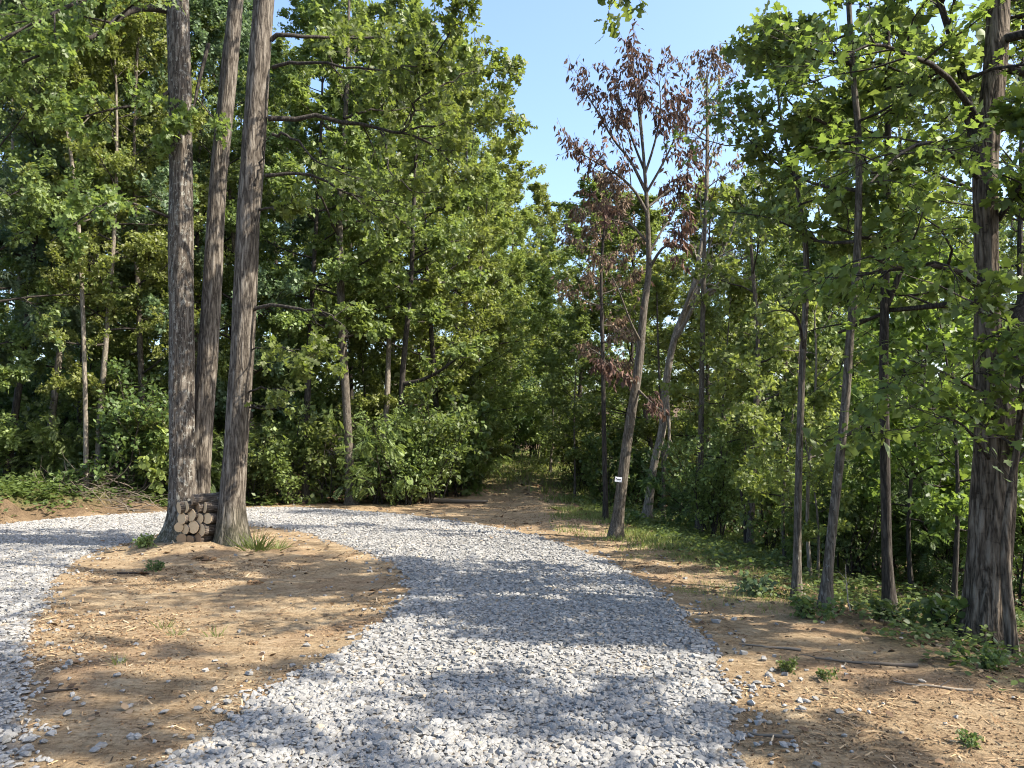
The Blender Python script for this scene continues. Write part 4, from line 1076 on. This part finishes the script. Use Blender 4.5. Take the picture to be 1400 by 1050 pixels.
def understory():
    X = lambda px, D: (px - CX) / FPX * D
    rr = random.Random(8)
    S = [(-20, 22.5, 'shrub0', 2.2, 'leaf_mid', 'shrub at the left picture edge on top of the earth bank'),
         (40, 23.5, 'shrub1', 2.6, 'weed', 'bright shrub below the feathery-leaved tree'),
         (88, 23.0, 'shrub2', 2.4, 'leaf_mid', 'shrub just left of the brush pile under the pale trunk'),
         (150, 23.2, 'shrub3', 3.0, 'weed', 'bright shrub behind the brush pile'),
         (188, 22.2, 'shrub0', 3.4, 'weed', 'tall sunlit yellow-green shrub left of the twin oak'),
         (222, 22.6, 'shrub1', 2.9, 'leaf_yellow', 'sunlit shrub half hidden by the lichen-spotted trunk'),
         (300, 24.0, 'shrub2', 2.9, 'weed', 'sunlit shrub showing through the gap above the firewood'),
         (352, 24.8, 'shrub3', 2.4, 'leaf_mid', 'shrub right behind the single-stemmed oak'),
         (398, 24.6, 'shrub0', 2.9, 'leaf_mid', 'dark shrub between the single-stemmed oak and the slim dark trunk'),
         (444, 25.0, 'shrub1', 2.7, 'leaf_mid', 'shrub against the left side of the grey edge trunk'),
         (516, 24.6, 'shrub2', 3.2, 'leaf_mid', 'dense shrub against the right side of the grey edge trunk'),
         (556, 24.2, 'shrub3', 3.0, 'leaf_mid', 'dense dark shrub under the long low limb'),
         (592, 24.8, 'shrub0', 3.4, 'leaf_mid', 'big shrub at the corner where the trail leaves the gravel'),
         (628, 27.5, 'shrub1', 3.4, 'weed', 'light green bush at the left mouth of the trail'),
         (650, 32, 'shrub2', 3.6, 'leaf_mid', 'tall bush farther in on the left side of the trail'),
         (664, 39, 'shrub3', 3.8, 'leaf_mid', 'bush overhanging the grass at the trail end'),
         (690, 40.5, 'shrub0', 4.6, 'leaf_dark', 'dark bush closing the left half of the trail end'),  # dark leaf colour paints in the shade of the trail's hollow
         (732, 41.5, 'shrub3', 4.8, 'leaf_dark', 'dark bush closing the right half of the trail end'),  # hollow's shade carried by the leaf colour here as well
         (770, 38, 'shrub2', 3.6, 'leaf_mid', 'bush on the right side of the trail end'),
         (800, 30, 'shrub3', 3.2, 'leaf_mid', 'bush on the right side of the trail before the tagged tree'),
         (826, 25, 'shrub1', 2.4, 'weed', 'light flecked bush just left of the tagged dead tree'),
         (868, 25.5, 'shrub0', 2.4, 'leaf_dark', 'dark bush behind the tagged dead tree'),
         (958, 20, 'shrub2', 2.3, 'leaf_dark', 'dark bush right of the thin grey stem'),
         (975, 17.5, 'shrub3', 2.4, 'leaf_mid', 'shrub at the foot of the grassy bank left of the double stem'),
         (1058, 15.5, 'shrub0', 2.2, 'leaf_mid', 'shrub right of the vine-wrapped double stem'),
         (1006, 20.5, 'shrub1', 2.8, 'leaf_dark', 'dark shrub behind the vine-wrapped double stem'),
         (1115, 13.5, 'shrub2', 2.0, 'leaf_mid', 'shrub filling the space behind the two slim oaks'),
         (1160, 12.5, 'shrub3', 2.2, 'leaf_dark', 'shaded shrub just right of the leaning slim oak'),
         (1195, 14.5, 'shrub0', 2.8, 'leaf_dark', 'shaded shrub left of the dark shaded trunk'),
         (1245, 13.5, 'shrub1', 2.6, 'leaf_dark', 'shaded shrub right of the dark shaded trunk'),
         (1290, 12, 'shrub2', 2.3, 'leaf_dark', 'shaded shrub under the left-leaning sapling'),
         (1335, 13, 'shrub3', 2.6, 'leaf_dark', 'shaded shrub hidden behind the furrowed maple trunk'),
         (1405, 10.5, 'shrub0', 2.2, 'leaf_mid', 'shrub at the right picture edge behind the slender young tree')]
    for px, D, k, h, lm, lab in S:
        plant('shrub', lab, 'shrub', k, X(px, D), D, h / PROTO[k]['h'], rr.uniform(0, TAU), lm, None, 'shrubs along the forest edge')
    T = [(120, 26.5, 'sap0', 6, 'leaf_mid', 'bark_dark', 'dark sapling behind the brush pile'),
         (168, 27, 'sap1', 6.5, 'leaf_yellow', 'bark_pale', 'pale sapling between the brush pile and the twin oak'),
         (385, 27, 'sap2', 7, 'leaf_mid', 'bark_dark', 'sapling showing just right of the single-stemmed oak'),
         (498, 28, 'sap0', 7.5, 'leaf_mid', 'bark_dark', 'dark sapling right beside the grey edge trunk'),
         (585, 29, 'sap1', 7.5, 'leaf_yellow', 'bark_pale', 'sapling above the shrubs left of the trail corner'),
         (752, 34, 'sap2', 7.5, 'leaf_mid', 'bark_pale', 'thin pale sapling standing alone at the right of the trail end'),
         (668, 36, 'sap1', 6.5, 'leaf_mid', 'bark_thin', 'sapling arching over the left of the trail end'),
         (785, 27, 'sap0', 6.0, 'leaf_mid', 'bark_thin', 'sapling left of the low brown dead foliage'),
         (988, 18.5, 'sap2', 6.0, 'leaf_yellow', 'bark_thin', 'light green sapling left of the vine-wrapped double stem'),
         (1070, 13.5, 'msap', 4.2, 'leaf_yellow', 'bark_thin', 'young maple with bright leaves left of the thin bent oak'),
         (1112, 11.2, 'msap', 2.6, 'leaf_yellow', 'bark_thin', 'small yellow-leaved maple at the feet of the slim oaks'),
         (1150, 17, 'sap1', 6.5, 'leaf_mid', 'bark_dark', 'dark sapling right behind the leaning slim oak'),
         (1240, 11.5, 'msap', 4.5, 'leaf_maple', 'bark_dark', 'broad-leaved young maple right of the dark shaded trunk'),
         (1295, 9.8, 'msap', 4.2, 'leaf_maple', 'bark_dark', 'broad-leaved young maple close to the left of the furrowed maple')]
    for px, D, k, h, lm, bk, lab in T:
        plant('sapling', lab, 'sapling', k, X(px, D), D, h / PROTO[k]['h'], rr.uniform(0, TAU), lm, bk, 'saplings under the trees')
    # small plants
    W = [(1300, 868, 'fern', .5, 'weed', 'leafy seedling with round bright leaves at the foot of the furrowed maple'),
         (1035, 815, 'fern', .30, 'leaf_blue', 'bluish weed clump at the top of the right bank'),
         (1105, 845, 'fern', .26, 'weed', 'weed clump at the feet of the two slim oaks'),
         (1215, 850, 'fern', .28, 'weed', 'sunlit weed clump at the foot of the dark shaded trunk'),
         (1077, 918, 'fern', .11, 'weed', 'small lone weed on the bare right shoulder'),
         (1128, 928, 'fern', .09, 'weed', 'tiny weed right of the lone weed on the shoulder'),
         (1325, 1018, 'fern', .09, 'weed', 'wispy green weed near the lower right corner'),
         (1350, 915, 'fern', .2, 'weed', 'weed growing against the root flare of the furrowed maple'),
         (198, 748, 'fern', .24, 'leaf_mid', 'dark weed in front of the twin oak roots'),
         (213, 780, 'fern', .17, 'leaf_dark', 'small dark weed on the dirt below the twin oak'),
         (243, 738, 'fern', .28, 'weed', 'weed sprouting before the bottom logs of the firewood'),
         (96, 668, 'fern', .7, 'weed', 'big-leaved weed in front of the brush pile'),
         (55, 640, 'fern', .9, 'weed', 'bright weed on the crest of the left bank'),
         (860, 718, 'fern', .45, 'weed', 'sunlit weed clump at the foot of the tagged dead tree'),
         (640, 668, 'fern', .7, 'weed', 'green tuft in the middle of the trail'),
         (600, 676, 'fern', .8, 'leaf_mid', 'weed clump at the trail corner beside the rotten log')]
    for px, py, k, h, lm, lab in W:
        p = hit(px, py)
        plant('weed', lab, 'plant', k, p[0], p[1], h / PROTO[k]['h'], rr.uniform(0, TAU), lm, None, 'weeds on open ground')
    rng = np.random.default_rng(77)
    for px, py, n, s, lab in ((352, 752, 90, .34, 'dark green grass tuft at the right foot of the single-stemmed oak'), (380, 750, 40, .2, 'dry grass tuft right of the dark green tuft'),
                              (225, 858, 24, .12, 'faint pale grass wisp on the sunlit dirt island'), (240, 868, 22, .10, 'second faint grass wisp just below the first'), (295, 870, 22, .12, 'grass wisp in the shaded middle of the dirt island'),
                              (160, 908, 20, .11, 'thin grass wisp in the lower left of the dirt island')):
        p = hit(px, py); g = Geo()
        q = rng.normal(0, s * .3, (n, 3)) * [1, 1, 0]
        leaves(g, q, unit(np.concatenate([q[:, :2] * 2 / s + rng.normal(0, .35, (n, 2)), np.full((n, 1), 1.0)], 1)), rng.normal(0, 1, (n, 3)), s * rng.uniform(.5, 1.2, n), rng.uniform(0, 1, n) * (.6 if n > 60 else 1), BLADE)
        o = link('grass_tuft', g.mesh('grass_tuft', M['leaf_mid' if n > 60 else 'grass']), None, (p[0], p[1], hz(p[0], p[1])))
        tag(o, lab, 'grass tuft', 'grass tufts on the dirt')


# ------------------------------------------------------------------ firewood, branches on the ground
def firewood():
    rng = np.random.default_rng(31)
    D0 = 12.45
    wood_end = None
    m, nt = newmat('cut_wood'); b = NT(nt)
    co = b.n('ShaderNodeTexCoord').outputs['Object']
    d = b.n('ShaderNodeVectorMath', {0: b.scale_vec(co, (1, 1, 0))}, operation='LENGTH').outputs['Value']
    d = b.math('ADD', d, b.math('MULTIPLY', b.noise(co, 14, 3), .012))
    rings = b.math('SINE', b.math('MULTIPLY', d, 900.0))
    crack = b.noise(b.scale_vec(co, (25, 25, 5)), 1.0, 5, .7)
    tone = b.n('ShaderNodeAttribute', attribute_name='tone').outputs['Fac']
    base = b.ramp(tone, [(0, (.19, .115, .06)), (1, (.60, .455, .275))])
    col = b.mix(.22, base, b.ramp(rings, [(0, (.5, .42, .32)), (1, (1, 1, 1))]), 'MULTIPLY')
    col = b.mix(.5, col, b.ramp(crack, [(.33, (.35, .25, .16)), (.45, (1, 1, 1))]), 'MULTIPLY')
    b.out(b.n('ShaderNodeBsdfPrincipled', {'Base Color': col, 'Roughness': .9}).outputs[0])
    lbark = bark_mat('bark_log', (.035, .028, .022), (.105, .085, .068), (.20, .17, .14), 1.6, lichen=.4, bump=.6)
    # centre of the cut face in the photograph, radius in pixels, heading of the log, tone of the cut, label
    Lg = [(248, 737, 7.5, 8, .25, 'bottom corner log against the twin oak, its cut end darkened by painted shade'),  # low cut tone: shade at the stack's foot put into the colour
          (259, 739, 7.0, 18, .12, 'dark bottom log, second from the twin oak'),
          (270, 737, 7.6, 30, .10, 'dark brown split-ended log low in the middle of the stack'),
          (244.5, 721, 6.6, 4, .75, 'narrow log above the bottom corner log, leaning on the twin oak'),
          (253, 723.5, 7.2, 22, .85, 'pale-ended log second from the twin oak, one row above the ground'),
          (264.5, 720.5, 8.2, 12, .95, 'round pale-ended log with a dark heart stain'),
          (274.5, 724.5, 9.0, 34, .95, 'largest log low on the right, dotted pale cut end'),
          (248.5, 709, 7.8, 24, .9, 'pale oval-ended log in the third row beside the twin oak'),
          (261.2, 704.5, 8.2, 26, 1.0, 'tall oval pale-ended log in the middle of the third row'),
          (272.2, 709, 7.3, 22, .95, 'pale-ended log third from the twin oak in the third row'),
          (283.5, 709, 7.5, 24, .95, 'pale-ended log in the third row touching the single-stemmed oak'),
          (244.5, 694.5, 8.0, 50, .8, 'edge-on narrow log at the upper left corner of the stack'),
          (253.5, 693, 7.8, 32, .95, 'pale oval-ended log in the top row by the twin oak'),
          (269.5, 694, 7.4, 40, .18, 'brown-ended log under the topmost log'),
          (279.5, 694, 7.6, 42, .95, 'thick grey log with pale end, below the topmost log on the right'),
          (262.5, 683.5, 7.6, 56, .2, 'topmost log lying across the stack, brown-ended')]
    for px, py, r, hd, tn, lab in Lg:
        r = r / FPX * D0
        a = RAD(hd)
        f = pt(px, py, D0 + rng.uniform(-.02, .02))
        L = .52 * rng.uniform(.92, 1.08)
        ax = np.array([math.sin(a), math.cos(a), -.01 if hd < 50 else .03])
        # mesh along local +Z
        g = Geo(); z = np.linspace(0, L, 9); wob = rng.normal(0, .004, (9, 2)); wob[0] = 0
        P = np.stack([wob[:, 0], wob[:, 1], z], 1)
        tube(g, P, r * (1 + rng.normal(0, .015, 9)), 28, rough=.055, seed=int(px * 7 + py), cap=True)
        first = g.V[0][:28].copy()
        o = link('firewood_log', g.mesh('firewood_log', lbark), None, f)
        tag(o, lab, 'log', 'firewood stacked between the oaks')
        o.rotation_mode = 'QUATERNION'; o.rotation_quaternion = Vector(ax).to_track_quat('Z', 'Y')
        e = Geo()
        in1 = first * [.93, .93, 1] + [0, 0, -.003]; c = np.array([[0, 0, -.006]])
        k = np.arange(28); k2 = (k + 1) % 28
        e.add(np.concatenate([first + [0, 0, 0], in1, c]), F4=np.stack([k, k + 28, k2 + 28, k2], -1), F3=np.stack([k + 28, np.full(28, 56), k2 + 28], -1), tone=tn)
        link('cut_end', e.mesh('cut_end', m, False), o)


def ground_wood():
    rng = np.random.default_rng(47)
    # brush pile on the left bank
    g = Geo(); base = hit(135, 672)
    for i in range(170):
        c = np.array([rng.normal(0, .85), rng.normal(0, .4), 0]); hh = .55 * math.exp(-(c[0] / .9) ** 2) * rng.uniform(0, 1)
        a = rng.normal(.2, .7) + (math.pi if rng.uniform() < .5 else 0)
        z = hz(base[0] + c[0], base[1] + c[1]) - base[2]
        P = grow(rng, c + [0, 0, z + hh + .02], (math.cos(a), .5 * math.sin(a), rng.normal(0, .3)), rng.uniform(.3, 1.3), 5, -.06, .22)
        P[:, 2] = np.maximum(P[:, 2], H(P[:, 0] + base[0], P[:, 1] + base[1]) - base[2] + .01)
        r = rng.uniform(.004, .016); tube(g, P, np.linspace(r, r * .4, 5), 4, tone=rng.uniform(0, .6))
    tag(link('brush_pile', g.mesh('brush_pile', M['dead_wood']), None, base), 'heap of dry grey brushwood on the left earth bank', 'brush pile')

    def stick(px, py, L, r, hd, lab, curve=.15, up=0.0, name='fallen_branch', cat='branch', mat='dead_wood', tone=.4, side=3, lift=0):
        p = hit(px, py); a = RAD(hd); g = Geo()
        P = grow(rng, (0, 0, r * .7), (math.cos(a), math.sin(a), up), L, 9, lift, curve)
        if not up: P[:, 2] = H(P[:, 0] + p[0], P[:, 1] + p[1]) - p[2] + r * .8
        tube(g, P, np.linspace(r, r * .4, 9), 7, tone=tone, rough=.1, seed=int(px))
        for j in range(side):
            q, d = at(P, rng.uniform(.3, .95)); s = grow(rng, q, d + rng.normal(0, .6, 3) * [1, 1, .4 if not up else 1], L * rng.uniform(.12, .3), 4, 0, .15)
            tube(g, s, np.linspace(r * .45, r * .2, 4), 5, tone=tone)
        tag(link(name, g.mesh(name, M[mat]), None, (p[0], p[1], hz(p[0], p[1]))), lab, cat, 'fallen wood on the ground')
    stick(160, 785, .42, .018, 5, 'short dark stick on the dirt island left of the firewood', tone=.0, mat='twig')
    stick(142, 757, .35, .014, 12, 'dark twig on the gravel side of the dirt island', tone=.05, mat='twig')
    stick(505, 815, .5, .009, 80, 'forked thin twig on the dirt island beside the gravel bend', tone=.1, mat='twig', side=5)
    stick(60, 948, .22, .010, 20, 'small dark chip of wood at the lower left of the dirt', tone=.1, mat='twig')
    stick(1095, 890, .55, .012, 150, 'thin branch lying along the right bank edge', tone=.5)
    stick(1255, 912, .75, .016, 165, 'dark stick lying in the dead leaves below the furrowed maple', tone=.2)
    stick(1085, 1010, .28, .012, 170, 'brown stick on the right dirt shoulder among stray stones', tone=.35)
    stick(1330, 945, .5, .010, 175, 'thin pale twig at the right edge of the dirt shoulder', tone=.8)
    stick(950, 735, 2.4, .035, -38, 'long fallen branch lying down the grassy bank', tone=.35, side=4)
    stick(915, 705, 1.7, .014, 40, 'pale arching dead branch right of the thin grey stem', up=1.2, lift=-.28, tone=.9, curve=.08)
    stick(872, 705, 1.3, .012, 140, 'pale twiggy dead branch at the foot of the peeling trunk', up=.9, lift=-.25, tone=.9, curve=.1)
    stick(1163, 838, .5, .008, 70, 'bare white forked twig standing by the slim oaks', up=2.0, lift=0, tone=1.0, curve=.12)
    stick(580, 688, 2.2, .10, 12, 'rotten log lying at the trail corner under the bushes', tone=.25, side=1, name='fallen_log', cat='log')
    stick(28, 660, 3.0, .05, 8, 'long dead limb lying on the left bank', tone=.55, side=3)
    stick(850, 895, .12, .012, 40, 'dark twig lying alone on the gravel', tone=.1, mat='twig', side=1)
    stick(880, 855, .14, .012, 15, 'small brown chip on the gravel near the right bend', tone=.2, mat='twig', side=1)
    stick(770, 965, .17, .009, 30, 'brown twig on the nearest gravel', tone=.3, mat='twig', side=1)
    # clods of turned-over soil
    for px, py, s, lab in ((345, 798, .13, 'lump of red soil in front of the single-stemmed oak'), (278, 765, .16, 'reddish root clod right of the firewood foot'), (800, 705, .2, 'clod of turned soil beside the trail'),
                           (735, 665, .25, 'clod on the ridge along the right of the trail'), (1062, 808, .16, 'broken soil clod left of the thin bent oak'), (345, 880, .07, 'small clod in the shaded middle of the dirt island')):
        p = hit(px, py); g = Geo()
        n = 26; s *= .6
        stones(g, rng, rng.normal(0, s * .7, n), rng.normal(0, s * .6, n), np.abs(rng.normal(0, s * .16, n)), s * rng.uniform(.3, 1.1, n), ico(), rng.uniform(.1, .45, n), .6)
        tag(link('soil_clod', g.mesh('soil_clod', M['debris'], False), None, (p[0], p[1], hz(p[0], p[1]))), lab, 'clod', 'clods of soil')


# ------------------------------------------------------------------ light and camera
def light_camera():
    w = bpy.data.worlds.new('World'); C.world = w; w.use_nodes = True
    nt = w.node_tree; nt.nodes.clear(); b = NT(nt)
    sk = b.n('ShaderNodeTexSky', sky_type='NISHITA', sun_disc=False, sun_elevation=SUN_EL, sun_rotation=SUN_AZ, altitude=200, air_density=1.0, dust_density=3.4, ozone_density=3.4)
    bg = b.n('ShaderNodeBackground', {'Color': sk.outputs[0], 'Strength': .102})
    nt.links.new(bg.outputs[0], b.n('ShaderNodeOutputWorld').inputs[0])
    l = bpy.data.lights.new('sun', 'SUN'); l.energy = 2.9; l.angle = RAD(.53); l.color = (1.0, .92, .80)
    o = bpy.data.objects.new('sun', l); COL.objects.link(o)
    d = Vector((math.sin(SUN_AZ) * math.cos(SUN_EL), math.cos(SUN_AZ) * math.cos(SUN_EL), math.sin(SUN_EL)))
    o.rotation_mode = 'QUATERNION'; o.rotation_quaternion = d.to_track_quat('Z', 'Y'); o.location = d * 60
    c = bpy.data.cameras.new('camera'); c.sensor_fit = 'HORIZONTAL'; c.sensor_width = 36; c.lens = 36 * FPX / 1400; c.clip_start = .05; c.clip_end = 2000
    co = bpy.data.objects.new('camera', c); COL.objects.link(co); co.location = EYE; co.rotation_euler = (RAD(90) + PITCH, 0, 0)
    C.camera = co
    C.view_settings.view_transform = 'Standard'; C.view_settings.look = 'None'; C.view_settings.gamma = 1; C.view_settings.exposure = 2.1
    cy = C.cycles
    cy.max_bounces = 7; cy.diffuse_bounces = 4; cy.glossy_bounces = 2; cy.transmission_bounces = 4; cy.sample_clamp_indirect = 8
    cy.use_denoising = True
    cy.pixel_filter_type = 'BLACKMAN_HARRIS'; cy.filter_width = 1.05


build_ground()
build_gravel()
build_debris()
build_groundcover()
hero_oaks()
hero_right()
forest()
understory()
firewood()
ground_wood()
light_camera()
